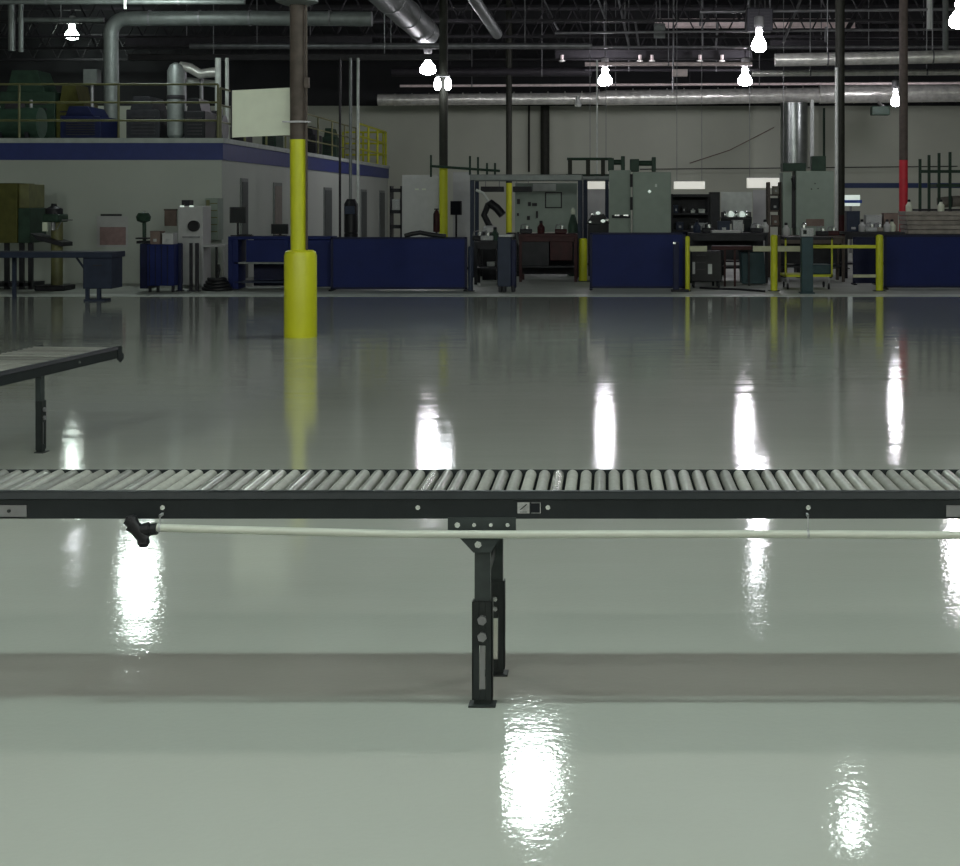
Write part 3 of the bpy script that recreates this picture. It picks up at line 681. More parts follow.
# dark box post in front of middle screen right end
D = 28.0
t = thing('screen_stand', 'dark blue stand post at right end of middle blue screen', 'post', (WX(676,D), D, 0))
MB().box(WX(673,D), WX(679,D), D-.04, D+.04, .04, WZ(242,D)).build('post', 'fence2', t, bevel=.008)
MB().box(WX(671,D), WX(689,D), D-.06, D+.05, 0, .05).build('foot', 'blackmetal', t, bevel=.01)
MB().box(WX(673,D), WX(675.5,D), D-.05, D-.035, WZ(244,D), WZ(242,D)).build('latch', 'zinc', t)

# blue workbench behind near column (x 229-331)
D = 28.6
t = thing('blue_workbench', 'blue steel workbench with open shelf left of near yellow column', 'workbench', (WX(280,D), D+.4, 0))
MB().box(WX(246,D), WX(331,D), D+.62, D+.66, .05, WZ(237,D)).build('back_panel', 'fence2', t)
MB().box(WX(228,D), WX(331,D), D, D+.66, WZ(239.5,D), WZ(236.5,D)).build('bench_top', 'fence', t, bevel=.005)
MB().box(WX(288,D), WX(331,D), D+.02, D+.6, .06, WZ(240,D)).build('drawer_cabinet', 'fence', t, bevel=.01)
MB().box(WX(234,D), WX(288,D), D+.02, D+.6, WZ(264,D), WZ(262.3,D)).build('shelf', 'ductdull', t)
MB().box(WX(234,D), WX(288,D), D+.02, D+.6, WZ(283,D), WZ(281.5,D)).build('shelf', 'slate', t)
MB().box(WX(246,D), WX(288,D), D+.01, D+.04, WZ(262,D), WZ(240,D)).build('front_panel', 'fence', t)
for px in (230, 286): MB().box(WX(px,D)-.04, WX(px,D)+.04, D, D+.08, 0, WZ(239.5,D)).build('leg', 'fence', t, bevel=.005)
MB().box(WX(229,D), WX(238,D), D+.02, D+.6, .02, WZ(239.5,D)).build('side_panel', 'fence', t)
def monitor(px0, px1, y0, y1, D, zbase, lab, tilt=0, name='computer_monitor'):
    xc_ = WX((px0+px1)/2, D); z0, z1 = WZ(y1, D), WZ(y0, D); hw = (WX(px1,D)-WX(px0,D))/2
    t = thing(name, lab, 'monitor', (xc_, D, zbase))
    b = MB().box(xc_-hw, xc_+hw, D, D+.06, z0, z1, rz=tilt).build('casing', 'black', t, bevel=.008)
    MB().box(xc_-hw*.9, xc_+hw*.9, D-.004, D+.002, z0+.02, z1-.02, rz=tilt, pivot=(xc_, D+.03, 0)).build('display', 'glass', b)
    MB().tube((xc_, D+.05, zbase+.02), (xc_, D+.05, (z0+z1)/2), .025, seg=8).build('stand', 'black', t)
    MB().box(xc_-.12, xc_+.12, D-.05, D+.15, zbase, zbase+.02).build('base', 'black', t, bevel=.004)
    return t
zt = WZ(236.5, 28.6)
monitor(229.5, 245, 207, 223, 28.9, zt, 'dark computer monitor on left end of blue workbench', .35)
monitor(271, 288, 224, 234, 28.9, zt, 'low dark monitor on blue workbench next to yellow column')
t = thing('keyboard', 'dark keyboard lying before the left monitor on blue workbench', 'keyboard', (WX(244,28.7), 28.7, zt))
MB().box(WX(237,28.7), WX(252,28.7), 28.64, 28.84, zt, zt+.03).build('casing', 'black', t, bevel=.006)
g = MB()
for a in range(8):
    for b in range(3): g.box(WX(237,28.7)+.02+a*.031, WX(237,28.7)+.045+a*.031, 28.66+b*.055, 28.70+b*.055, zt+.028, zt+.038)
g.build('keys', 'glass', t)
t = thing('cloth_bundle', 'dark heap of cloth lying on top of longest blue screen', 'cloth', (WX(420,28.6), 28.4, WZ(237,28.4)))
zz = WZ(237, 28.4)
MB().path([(WX(405,28.4),28.4,zz+.02), (WX(412,28.4),28.38,zz+.06), (WX(420,28.4),28.42,zz+.085), (WX(430,28.4),28.39,zz+.05), (WX(440,28.4),28.4,zz+.02), (WX(446,28.4),28.4,zz+.012)], .045, 10).build('cloth', 'black', t)

# left table
D = 25.4
t = thing('steel_table', 'long dark blue steel table with hanging drawer box at left edge', 'table', (WX(60,D), D+.3, 0))
ztb = WZ(252, D)
MB().box(WX(-40,D), WX(112,D), D, D+.7, ztb-.10, ztb).build('table_top', 'slate', t, bevel=.006)
dr = MB().box(WX(82,D), WX(111,D), D+.04, D+.6, WZ(289,D), ztb-.1).build('drawer_box', 'slate', t, bevel=.01)
MB().box(WX(92,D), WX(101,D), D+.02, D+.04, WZ(266,D), WZ(265,D)).build('handle', 'pipedark', dr)
for px in (86.5, 98): MB().box(WX(px,D)-.03, WX(px,D)+.03, D+.02, D+.08, 0.02, WZ(289,D)).build('leg', 'slate', t)
MB().box(WX(84,D), WX(105,D), D-.02, D+.3, 0, .03).build('foot_plate', 'slate', t)
for px in (-30, 2): MB().box(WX(px,D)-.03, WX(px,D)+.03, D+.5, D+.56, 0, ztb-.1).build('leg', 'slate', t)
MB().tube((WX(70,D), D+.3, ztb-.1), (WX(83,D), D+.3, WZ(276,D)), .02, seg=8).build('brace', 'slate', t)
# olive cabinet far left
D = 28.7
t = thing('olive_booth', 'olive cabinet on dark legs at left border', 'cabinet', (WX(8,D), D+.5, 0))
MB().box(WX(-30,D), WX(17,D), D, D+.9, WZ(243,D), WZ(183,D)).build('body', 'olive_panel', t, bevel=.01)
MB().box(WX(17,D), WX(27,D), D+.1, D+.9, WZ(208,D), WZ(184,D)).build('side_panel', 'olive', t, bevel=.01)
MB().box(WX(17,D), WX(29,D), D+.05, D+.9, WZ(243,D), WZ(208,D)).build('side_box', 'green', t, bevel=.01)
for px in (-25, 4, 19, 28): MB().box(WX(px,D)-.04, WX(px,D)+.04, D+.1, D+.18, 0, WZ(243,D)).build('leg', 'blackmetal', t)
MB().box(WX(-28,D), WX(29,D), D+.1, D+.8, .05, .13).build('bottom_shelf', 'blackmetal', t)
# drill press
D = 28.6; xd = WX(57, D)
t = thing('drill_press', 'dark upright drill press with tilted table before pale wall', 'machine', (xd, D, 0))
MB().box(WX(40,D), WX(70,D), D-.3, D+.3, 0, .10).build('base', 'blackmetal', t, bevel=.02)
MB().tube((xd, D, .1), (xd, D, WZ(222,D)), .11, seg=16).build('pillar', 'olive', t)
MB().prism([(WX(36,D), WZ(233,D)), (WX(68,D), WZ(242,D)), (WX(68,D), WZ(246,D)), (WX(44,D), WZ(240,D))], D-.3, D+.25).build('work_table', 'blackmetal', t)
MB().box(WX(48,D), WX(64,D), D-.3, D+.25, WZ(222,D), WZ(214,D)).build('head', 'green', t, bevel=.03)
MB().lathe((WX(55,D), D-.05, WZ(214,D)), [(.16,0),(.16,.1),(.06,.15),(.05,.2)], 14).build('motor_cap', 'blackmetal', t)
MB().box(WX(49,D), WX(54,D), D-.34, D-.3, WZ(231,D), WZ(222,D)).build('instruction_plate', 'white', t)
MB().tube((WX(57,D), D-.2, WZ(222,D)), (WX(57,D), D-.2, WZ(230,D)), .04, seg=10).build('spindle', 'pipe', t)
for a in (0, 2.1, 4.2): MB().tube((WX(64,D), D-.1, WZ(220,D)), (WX(64,D)+.2*math.cos(a), D-.1, WZ(220,D)+.2*math.sin(a)), .012, seg=6).build('feed_lever', 'pipe', t)
# poster
t = thing('wall_poster', 'pink poster with pale margin hung on office wall', 'poster', (WX(113,DO), DO, 1))
MB().box(WX(97,DO), WX(128,DO), DO-.012, DO-.002, WZ(247,DO), WZ(216,DO)).build('sheet', 'palecab', t)
MB().box(WX(100,DO), WX(126,DO), DO-.016, DO-.011, WZ(245,DO), WZ(227,DO)).build('pink_print', 'poster', t)
MB().box(WX(101,DO), WX(122,DO), DO-.03, DO-.01, WZ(216,DO), WZ(214,DO)).build('hanging_bar', 'blackmetal', t)

# blue locker group
D = 27.9
t = thing('blue_locker', 'deep blue ribbed cabinet standing left of thin posts', 'cabinet', (WX(157,D), D+.4, 0))
MB().box(WX(147,D), WX(174,D), D, D+.6, .12, WZ(244.5,D)).build('body', 'fence', t, bevel=.01)
MB().box(WX(138,D), WX(148,D), D+.1, D+.6, .06, WZ(244,D)).build('side_wing', 'fence2', t, bevel=.01)
g = MB()
for q in range(4): g.box(WX(149+6*q,D), WX(150+6*q,D), D-.015, D+.005, .14, WZ(246,D))
g.build('door_ribs', 'fence2', t)
for px in (149, 157, 172): MB().box(WX(px,D)-.02, WX(px,D)+.02, D+.03, D+.1, 0, .13).build('leg', 'blackmetal', t)
for px, w, lab in ((180, 4, 'widest dark blue rack post right of the ribbed cabinet'), (191, 2.5, 'middle thin dark post right of the ribbed cabinet'), (197, 3, 'dark post farthest right of the ribbed cabinet')):
    D = 28.2; x = WX(px, D)
    t = thing('rack_post', lab, 'post', (x, D, 0))
    MB().box(x-w/2/F*D, x+w/2/F*D, D-.04, D+.04, .02, WZ(243,D)).build('shaft', 'fence2' if px == 180 else 'blackmetal', t, bevel=.005)
    MB().box(x-.06, x+.06, D-.08, D+.08, 0, .02).build('base_plate', 'blackmetal', t)
ztl = WZ(244.5, 27.9)
D = 28.1
def carton(name, lab, cat, x0, x1, yt, D, z0, m, dep=.3):
    t = thing(name, lab, cat, (WX((x0+x1)/2,D), D+dep/2, z0))
    b = MB().box(WX(x0,D), WX(x1,D), D, D+dep, z0, WZ(yt,D)).build('box', m, t, bevel=.008)
    MB().box(WX(x0,D)-.004, WX(x1,D)+.004, D-.004, D+dep+.004, WZ(yt,D)-.03, WZ(yt,D)-.0).build('lid', m, t, bevel=.004)
    MB().box(WX((x0*2+x1)/3,D), WX((x0+x1*2)/3,D), D-.008, D+.0, z0+.05, z0+.10).build('tag', 'sticker', t)
    return t
carton('storage_box', 'brown box on deep blue ribbed cabinet', 'box', 150, 160, 231, 28.1, ztl, 'card')
carton('storage_box', 'pale grey box on deep blue ribbed cabinet', 'box', 162, 173, 233, 28.1, ztl, 'palecab')
D = 28.3; xg = WX(143.5, D)
t = thing('bench_drill', 'small dark bench drill with round head left of the brown box', 'machine', (xg, D, WZ(244,D)))
z0 = WZ(244, 27.9)
MB().box(xg-.10, xg+.10, D-.12, D+.12, z0, z0+.05).build('base', 'blackmetal', t, bevel=.01)
MB().tube((xg, D+.05, z0+.05), (xg, D+.05, WZ(220,D)), .035, seg=10).build('pillar', 'green', t)
MB().lathe((xg, D, WZ(220,D)), [(.04,-.05),(.12,-.02),(.14,.06),(.10,.13),(0,.16)], 16).build('head', 'green', t)
MB().box(xg-.12, xg+.10, D-.1, D+.1, WZ(239,D), WZ(237.5,D)).build('work_table', 'blackmetal', t)
t = thing('wall_board', 'brown board on office wall above brown box', 'board', (WX(171,DO), DO, 1.2))
MB().box(WX(165,DO), WX(177,DO), DO-.04, DO-.01, WZ(226,DO), WZ(210,DO)).build('panel', 'card', t, bevel=.004)
MB().box(WX(164.5,DO), WX(177.5,DO), DO-.05, DO-.005, WZ(210.5,DO), WZ(209,DO)).build('ledge', 'brown', t)
D = 29.5
t = thing('grinding_station', 'pale machine cabinet with round dark wheel before office wall', 'machine', (WX(190,D), D+.3, 0))
MB().box(WX(178,D), WX(203,D), D, D+.6, .05, WZ(206,D)).build('body', 'palecab', t, bevel=.01)
MB().box(WX(180,D), WX(188,D), D+.1, D+.4, WZ(206,D), WZ(200,D)).build('top_unit', 'blackmetal', t, bevel=.01)
for px in (182, 191.5): MB().box(WX(px-2,D), WX(px+2,D), D-.01, D, WZ(207,D), WZ(205.4,D)).build('bright_mark', 'self_lit_white', t)  # bright marks, glow put into the material
MB().tube((WX(194.5,D), D-.10, WZ(226,D)), (WX(194.5,D), D, WZ(226,D)), .11, seg=20).build('wheel', 'black', t)
MB().box(WX(183,D), WX(200,D), D-.05, D, WZ(238,D), WZ(236,D)).build('tool_rest', 'pipe', t)
D = 30.6
t = thing('tall_cabinet', 'tall dim green cabinet on office wall right of grinder', 'cabinet', (WX(212,D), D, 0))
MB().box(WX(206,D), WX(218.5,D), D-.05, D+.39, WZ(240,D), WZ(198,D)).build('body', 'greycab', t, bevel=.01)
MB().box(WX(207,D), WX(210.5,D), D-.07, D-.04, WZ(238,D), WZ(200,D)).build('door', 'olive', t)
for q in range(5): MB().box(WX(211,D), WX(218,D), D-.06, D-.04, WZ(204+7*q,D), WZ(203+7*q,D)).build('drawer_line', 'olive', t)
D = 29.4
t = thing('side_table', 'low pale table with dark tool on it before tall green cabinet', 'table', (WX(212,D), D+.2, 0))
MB().box(WX(200,D), WX(226,D), D, D+.5, WZ(247,D), WZ(244.5,D)).build('table_top', 'palecab', t)
for px in (202, 216, 224): MB().box(WX(px,D)-.02, WX(px,D)+.02, D+.02, D+.06, 0, WZ(247,D)).build('leg', 'palecab' if px != 216 else 'black', t)
D = 28.4
t = thing('hose_pile', 'low dark heap of hose on the floor beside blue workbench', 'hose', (WX(217,D), D, 0))
for k in range(4):
    MB().path([(WX(217,D)+(.26-.035*k)*math.cos(a*.4), D+(.20-.03*k)*math.sin(a*.4), .035+.06*k+.01*math.sin(a)) for a in range(17)], .035, 8).build('coil', 'black', t)
MB().path([(WX(217,D), D, .2), (WX(219,D), D, .4), (WX(218,D), D, .5)], .03, 8).build('nozzle', 'black', t)
# dark cylinder near the conduits
D = 37
t = thing('waste_drum', 'dark upright drum-like unit at foot of the three conduits', 'drum', (WX(351,D), D, 0))
MB().lathe((WX(351,D), D, 0), [(.17,0),(.17,.9),(.155,.92),(.17,.94),(.17,WZ(202,D)-.05),(.1,WZ(199,D))], 20).build('body', 'black', t)
MB().box(WX(346,D), WX(356,D), D-.2, D-.15, WZ(214,D), WZ(206,D)).build('label_plate', 'slate', t)
# pale office-end items
D = 35.3
t = thing('pale_cabinet', 'tall pale cabinet behind right end of longest blue screen', 'cabinet', (WX(422,D), D+.3, 0))
MB().box(WX(402,D), WX(441,D), D, D+.6, .08, WZ(175,D)).build('body', 'palecab', t, bevel=.01)
dd = MB().box(WX(403.5,D), WX(439.5,D), D-.02, D, .12, WZ(177,D)).build('door', 'palecab', t, bevel=.004)
MB().box(WX(436,D), WX(437.5,D), D-.05, D-.02, WZ(225,D), WZ(212,D)).build('handle', 'pipe', dd)
for px in (417, 424): MB().box(WX(px-2,D), WX(px+2,D), D-.025, D-.018, WZ(190,D), WZ(188.5,D)).build('sticker', 'white', dd)
MB().box(WX(403,D), WX(440,D), D+.03, D+.57, 0, .08).build('plinth', 'blackmetal', t)
D = 33.8
t = thing('fire_extinguisher', 'dark slim extinguisher standing in front of pale cabinet', 'extinguisher', (WX(436.5,D), D, 1))
MB().lathe((WX(436.5,D), D, WZ(232,D)), [(.0,0),(.07,0),(.075,.02),(.075,.40),(.04,.48),(.02,.5)], 14).build('cylinder', 'darkred', t)
MB().box(WX(436.5,D)-.05, WX(436.5,D)+.05, D-.02, D+.02, WZ(232,D)+.5, WZ(232,D)+.53).build('valve_lever', 'black', t)
MB().path([(WX(436.5,D), D-.02, WZ(232,D)+.5), (WX(434.5,D), D-.06, WZ(232,D)+.42), (WX(434.3,D), D-.07, WZ(232,D)+.2)], .012, 6).build('hose', 'black', t)
MB().tube((WX(436.5,D), D, 0), (WX(436.5,D), D, WZ(232,D)), .025, seg=8).build('stand_pole', 'blackmetal', t)
D = 36
t = thing('wall_shelf', 'small dark shelf unit left of tall pale cabinet', 'shelf', (WX(396,D), D, 0))
for px in (390.5, 401): MB().box(WX(px,D)-.02, WX(px,D)+.02, D, D+.4, 0, WZ(186,D)).build('upright', 'pipedark', t)
for yy in (188.5, 210, 225): MB().box(WX(390,D), WX(401.5,D), D, D+.4, WZ(yy+3.5,D), WZ(yy,D)).build('shelf_board', 'blackmetal', t)
carton('parts_box', 'dim grey box on middle board of small dark shelf', 'box', 392, 400, 199, 36.05, WZ(210,36), 'sticker')

# welding booth frame
def frame(x0, x1, yt, hb, D, m, lab, n=2, dep=1.2):
    t = thing('welding_booth', lab, 'frame', (WX(x0,D), D, 0))
    MB().box(WX(x0,D), WX(x1,D), D-.05, D+.05, WZ(yt+hb,D), WZ(yt,D)).build('top_beam', m, t, bevel=.01)
    MB().box(WX(x0,D), WX(x1,D), D+dep-.05, D+dep+.05, WZ(yt+hb,D), WZ(yt,D)).build('top_beam', m, t, bevel=.01)
    for k in range(n):
        x = WX(x0,D)+.05 + (WX(x1,D)-WX(x0,D)-.1)*k/(n-1)
        for y in (D, D+dep): MB().box(x-.045, x+.045, y-.045, y+.045, 0, WZ(yt+hb,D)).build('post', 'slate', t, bevel=.008)
    return t
frame(470, 582, 174.5, 6, 33.5, 'ductdull', 'grey welding booth frame left of grey-green cabinets')
frame(583, 609, 176, 4, 36.5, 'ductdull', 'narrow grey booth frame just left of grey-green cabinets')
D = 36
t = thing('tool_board', 'pale tool board with dark outlined square inside welding booth', 'board', (WX(544,D), D, 0))
MB().box(WX(515,D), WX(577,D), D, D+.06, WZ(232,D), WZ(183,D)).build('panel', 'greycab', t, bevel=.004)
g = MB(); 
for (a,b,c,d) in ((545,562,192,193.2),(545,562,207,208.2),(545,546.2,192,208),(560.8,562,192,208)): g.box(WX(a,D), WX(b,D), D-.02, D, WZ(d,D), WZ(c,D))
g.build('square_outline', 'pipedark', t)
for (a,b,c,d) in ((517,520,199,204),(528,531,202,206),(532,537,203,206),(536,538,211,218),(517,519,213,216),(527,530,216,220)): MB().box(WX(a,D), WX(b,D), D-.04, D, WZ(d,D), WZ(c,D)).build('hung_tool', 'pipedark', t, bevel=.005)
MB().box(WX(533,D), WX(556,D), D-.02, D, WZ(191,D), WZ(184,D)).build('pale_sheet', 'offwhite', t)
for px in (518, 574): MB().box(WX(px,D)-.03, WX(px,D)+.03, D+.06, D+.12, 0, WZ(184,D)).build('support_leg', 'pipedark', t)
for (a, b, lab) in ((481,504,'dark strip light housing at left inside welding booth'), (513,532,'dark strip light housing beside outlined tool board')):
    D = 34.6
    t = thing('strip_housing', lab, 'light fitting', (WX(a,D), D, WZ(189,D)))
    MB().box(WX(a,D), WX(b,D), D-.1, D+.1, WZ(192,D), WZ(186.5,D)).build('casing', 'blackmetal', t, bevel=.01)
    for q in (.2, .8): MB().tube((WX(a+(b-a)*q,D), D, WZ(186.5,D)), (WX(a+(b-a)*q,D), D-1.1 if False else D, WZ(176,D)), .01, seg=6).build('hanger', 'pipe', t)
    MB().box(WX(a,D), WX(b,D), D-.03, D+.03, WZ(176.5,D), WZ(175,D)).build('mount_rail', 'ductdull', t)
D = 37.5
t = thing('partition', 'grey partition at left back of welding booth', 'partition', (WX(470,D), D, 0))
MB().box(WX(453,D), WX(472,D), D, D+.05, .05, WZ(172,D)).build('panel', 'palecab', t)
MB().box(WX(452,D), WX(473,D), D-.02, D+.07, 0, .06).build('bottom_rail', 'pipedark', t)
t = thing('partition', 'pale partition behind the narrow booth frame', 'partition', (WX(598,40), 40, 0))
MB().box(WX(582,40), WX(608,40), 40, 40.05, .05, WZ(184,40)).build('panel', 'palecab', t)
MB().box(WX(581,40), WX(609,40), 39.98, 40.07, 0, .06).build('bottom_rail', 'pipedark', t)

def bench(x0, x1, yt, D, m, lab, dep=.8, shelf=True, name='work_table', under='blackmetal'):
    t = thing(name, lab, 'table', (WX((x0+x1)/2,D), D+dep/2, 0)); z = WZ(yt, D)
    MB().box(WX(x0,D), WX(x1,D), D, D+dep, z-.06, z).build('table_top', m, t, bevel=.006)
    for px in (x0+1.5, x1-1.5):
        for y in (D+.04, D+dep-.04): MB().box(WX(px,D)-.03, WX(px,D)+.03, y-.03, y+.03, 0, z-.06).build('leg', m, t)
    if shelf: MB().box(WX(x0+1,D), WX(x1-1,D), D+.05, D+dep-.05, .30, .34).build('lower_shelf', under, t)
    MB().box(WX(x0+2,D), WX(x1-2,D), D+.01, D+.04, z-.16, z-.06).build('apron', m, t)
    return t, z
# centre tables
t1, z1 = bench(474, 500, 241, 30.5, 'blackmetal', 'small black table left of the narrow blue-grey stand')
t2, z2 = bench(519, 577, 234, 31.5, 'darkred', 'heavy dark red welding table beneath the tool board', 1.0)
MB().box(WX(521,31.5), WX(549,31.5), 31.53, 32.4, .34, z2-.16).build('cabinet', 'blackmetal', t2, bevel=.01)
MB().box(WX(550,31.5), WX(572,31.5), 31.55, 32.3, .45, z2-.16).build('cabinet', 'darkred', t2, bevel=.01)
MB().box(WX(520,31.5), WX(576,31.5), 32.42, 32.45, .12, z2-.06).build('back_panel', 'blackmetal', t2)  # dark sheet added to darken the gap behind the cabinets
mach('welding_power_unit', 'black boxy power unit behind small black table', 'machine', 33.9, 474, 500, 236, 0, .7, 'blackmetal', 0)
mach('welding_power_unit', 'black boxy power unit behind left end of dark red table', 'machine', 33.9, 502, 522, 233, 0, .7, 'black', 0)
t3, z3 = bench(690, 768, 233, 31.0, 'blackmetal', 'long black workbench right of the middle blue screen', 1.0)
t4, z4 = bench(778, 845, 236, 31.5, 'brown', 'brown work table in front of three-dot cabinet', .9)
MB().box(WX(780,31.5), WX(843,31.5), 32.3, 32.33, .35, z4-.06).build('back_panel', 'blackmetal', t4)  # dark sheet added to darken the space under the brown table
MB().box(WX(692,31), WX(766,31), 31.9, 31.93, .45, z3-.06).build('back_panel', 'blackmetal', t3)  # dark sheet added to darken the space below the workbench top
t5, z5 = bench(845, 905, 232, 33, 'blackmetal', 'black bench crowded with small items left of red column', .9)
def blob_tool(px, D, z, lab, k=0, name='hand_tool', m='blackmetal'):
    x = WX(px, D); t = thing(name, lab, 'tool', (x, D, z))
    if k == 0:
        MB().box(x-.13, x+.13, D-.06, D+.08, z, z+.10).build('body', m, t, bevel=.02)
        MB().tube((x+.02, D, z+.1), (x+.02, D, z+.17), .05, seg=12).build('knob', 'zinc', t)
        MB().path([(x-.12, D, z+.09), (x-.10, D, z+.18), (x+.0, D, z+.2)], .015, 8).build('handle', 'pipe', t)
    elif k == 1:
        MB().lathe((x, D, z), [(.07,0),(.08,.02),(.08,.14),(.04,.19),(.03,.24),(0,.25)], 14).build('bottle_body', m, t)
        MB().lathe((x, D, z), [(.035,.22),(.035,.27),(0,.28)], 10).build('cap', 'blackmetal', t)
    return t
for px, D, z, k, m, lab in ((479,31,z1,0,'blackmetal','dark clamp on left end of small black table'), (487,30.9,z1,0,'sticker','pale tool on middle of small black table'), (495,31,z1,1,'green','dim green can on right end of small black table'),
        (526,32,z2,0,'blackmetal','black vice on left end of dark red table'), (541,32,z2,1,'darkred','red can on dark red table'), (561,31.9,z2,0,'darkred','reddish tool on right half of dark red table'),
        (697,31.4,z3,1,'slate','blue-grey bottle on left end of long black workbench'), (708,31.5,z3,0,'blackmetal','black tool on long workbench left of pale sheet'), (757,31.4,z3,0,'blackmetal','black tool near right end of long workbench'), (765,31.5,z3,1,'palecab','pale bottle at right end of long workbench'),
        (786,32,z4,1,'palecab','pale bottle at left end of brown work table'), (822,31.9,z4,0,'blackmetal','black tool at middle of brown work table'), (833,32,z4,0,'darkred','red tool at right end of brown work table'),
        (862,33.4,z5,1,'palecab','white bottle at left of black bench by red column'), (871,33.3,z5,0,'sticker','grey tool on black bench by red column'), (887,33.3,z5,1,'palecab','pale bottle nearest left of red column'), (892,33.5,z5,1,'white','white can touching left side of red column'), (879,33.4,z5,0,'wood','brown tool on black bench by red column')):
    blob_tool(px, D, z, lab, k, 'spray_can' if k else 'bench_tool', m)
tag(MB().box(WX(712,31), WX(741,31), 31.1, 31.7, z3, z3+.05).build('sheet_stack', 'palecab', None, bevel=.005), 'pale flat sheets lying on long black workbench', 'sheets')
# robot-like dark monitor arms
monitor(450, 462, 201, 215, 36, WZ(240,36), 'dark monitor right beside the yellow-based far column', -.4)
t = thing('equipment_stand', 'dark pedestal holding monitor right of yellow-based far column', 'stand', (WX(456,36), 36, 0))
MB().box(WX(451,36), WX(461,36), 35.8, 36.3, 0, WZ(240,36)).build('body', 'blackmetal', t, bevel=.01)
MB().box(WX(450,36), WX(462,36), 35.75, 36.35, 0, .05).build('base', 'black', t)
D = 32.5
t = thing('welding_robot', 'black jointed welding arm on pedestal inside booth', 'machine', (WX(490,D), D, 0))
MB().box(WX(483,D), WX(497,D), D-.2, D+.2, 0, WZ(232,D)).build('pedestal', 'blackmetal', t, bevel=.01)
MB().lathe((WX(490,D), D, WZ(232,D)), [(.16,0),(.15,.1),(.08,.14)], 16).build('swivel', 'palecab', t)
MB().path([(WX(490,D), D, WZ(227,D)), (WX(484,D), D, WZ(215,D)), (WX(488,D), D, WZ(205,D)), (WX(493,D), D, WZ(202,D))], .07, 12).build('lower_arm', 'black', t)
MB().path([(WX(490,D), D-.05, WZ(203,D)), (WX(497,D), D-.08, WZ(208,D)), (WX(503,D), D-.1, WZ(215,D))], .09, 12).build('upper_arm', 'black', t)
MB().path([(WX(476,D), D, WZ(190,D)), (WX(483,D), D, WZ(193,D)), (WX(489,D), D, WZ(202,D))], .03, 10).build('hose', 'offwhite', t)
# dark tripod spout right of tool board + light clutter
D = 34.2
t = thing('gas_bottle', 'dark slender gas bottle at right end of tool board', 'cylinder', (WX(573,D), D, 0))
MB().lathe((WX(573,D), D, 0), [(.1,0),(.115,.03),(.115,1.15),(.07,1.32),(.035,1.4)], 18).build('bottle', 'green', t)
MB().lathe((WX(573,D), D, 0), [(.035,1.4),(.05,1.42),(.05,1.5),(.02,1.55)], 12).build('valve', 'white', t)
D = 34.0
t = thing('stacked_tools', 'dark machine with shining knobs under small fluorescent light', 'machine', (WX(597,D), D, 0))
MB().box(WX(588,D), WX(608,D), D, D+.5, 0, WZ(224,D)).build('body', 'blackmetal', t, bevel=.02)
MB().prism([(WX(586,D), WZ(224,D)), (WX(610,D), WZ(224,D)), (WX(604,D), WZ(214,D)), (WX(591,D), WZ(216,D))], D+.05, D+.45).build('hood', 'black', t)
for px, py in ((592,213),(598,212),(590,221),(603,220),(607,219)): MB().lathe((WX(px,D), D-.02, WZ(py+1,D)), [(0,-.04),(.05,-.02),(.05,.02),(0,.04)], 10).build('knob', 'self_lit_white' if px in (598,603) else 'zinc', t)  # two knobs glow in place of glints
# grey-green cabinets
D = 32.5
t = thing('grey_cabinet', 'narrow grey-green machine cabinet, left one of the pair', 'cabinet', (WX(620,D), D+.4, 0))
MB().box(WX(609,D), WX(631,D), D+.1, D+.8, .05, WZ(170,D)).build('body', 'greycab', t, bevel=.01)
MB().box(WX(612,D), WX(630,D), D+.02, D+.1, WZ(218,D), WZ(215,D)).build('shelf', 'blackmetal', t)
for px in (617, 626): MB().box(WX(px-2.5,D), WX(px+2.5,D), D, D+.06, WZ(216,D), WZ(214.5,D)).build('bright_fitting', 'zinc', t)
for yy in (177, 200): MB().box(WX(630,D), WX(633,D), D+.05, D+.12, WZ(yy+10,D), WZ(yy-3,D)).build('cable_guard', 'pipedark', t)
D = 32.2
t = thing('grey_cabinet', 'broad grey-green cabinet with one bright spot on its door', 'cabinet', (WX(652,D), D+.4, 0))
MB().box(WX(633,D), WX(671,D), D, D+.8, .05, WZ(172,D)).build('body', 'greycab', t, bevel=.01)
dd = MB().box(WX(634.5,D), WX(669.5,D), D-.02, D, .1, WZ(174,D)).build('door', 'greycab', t, bevel=.004)
MB().lathe((WX(649.5,D), D-.03, WZ(191.5,D)), [(0,-.04),(.04,0),(0,.04)], 10).build('bright_knob', 'self_lit_white', dd)  # glint put in as emission
MB().box(WX(655,D), WX(657,D), D-.03, D-.018, WZ(187,D), WZ(184,D)).build('sticker', 'offwhite', dd)
for (a, b, ya, yb, D_, lab, m) in ((608, 625, 156, 171, 33, 'dim green pipe cluster on narrow grey-green cabinet', 'green'), (630, 656, 157, 171.5, 32.8, 'dim green duct end piece on broad grey-green cabinet', 'green')):
    t = thing('extraction_hood', lab, 'hood', (WX(a,D_), D_, WZ(yb,D_)))
    MB().box(WX(a,D_), WX(a+(b-a)*.35,D_), D_, D_+.4, WZ(yb,D_), WZ(ya+2,D_)).build('riser', m, t, bevel=.01)
    MB().tube((WX(a,D_), D_+.2, WZ(ya+6,D_)), (WX(b,D_), D_+.2, WZ(ya+6,D_)), .06, seg=12).build('cross_pipe', m, t)
    MB().box(WX(b-4,D_), WX(b,D_), D_+.05, D_+.35, WZ(yb,D_), WZ(ya,D_)).build('end_riser', m, t, bevel=.01)
t = thing('pipe_frame', 'dark pipe frame standing above narrow booth frame', 'frame', (WX(585,36.6), 36.6, WZ(176,36.5)))
D = 36.6; zz = WZ(176, 36.5)
MB().tube((WX(567,D), D, WZ(159,D)), (WX(612,D), D, WZ(159,D)), .035, seg=8).build('top_bar', 'green', t)
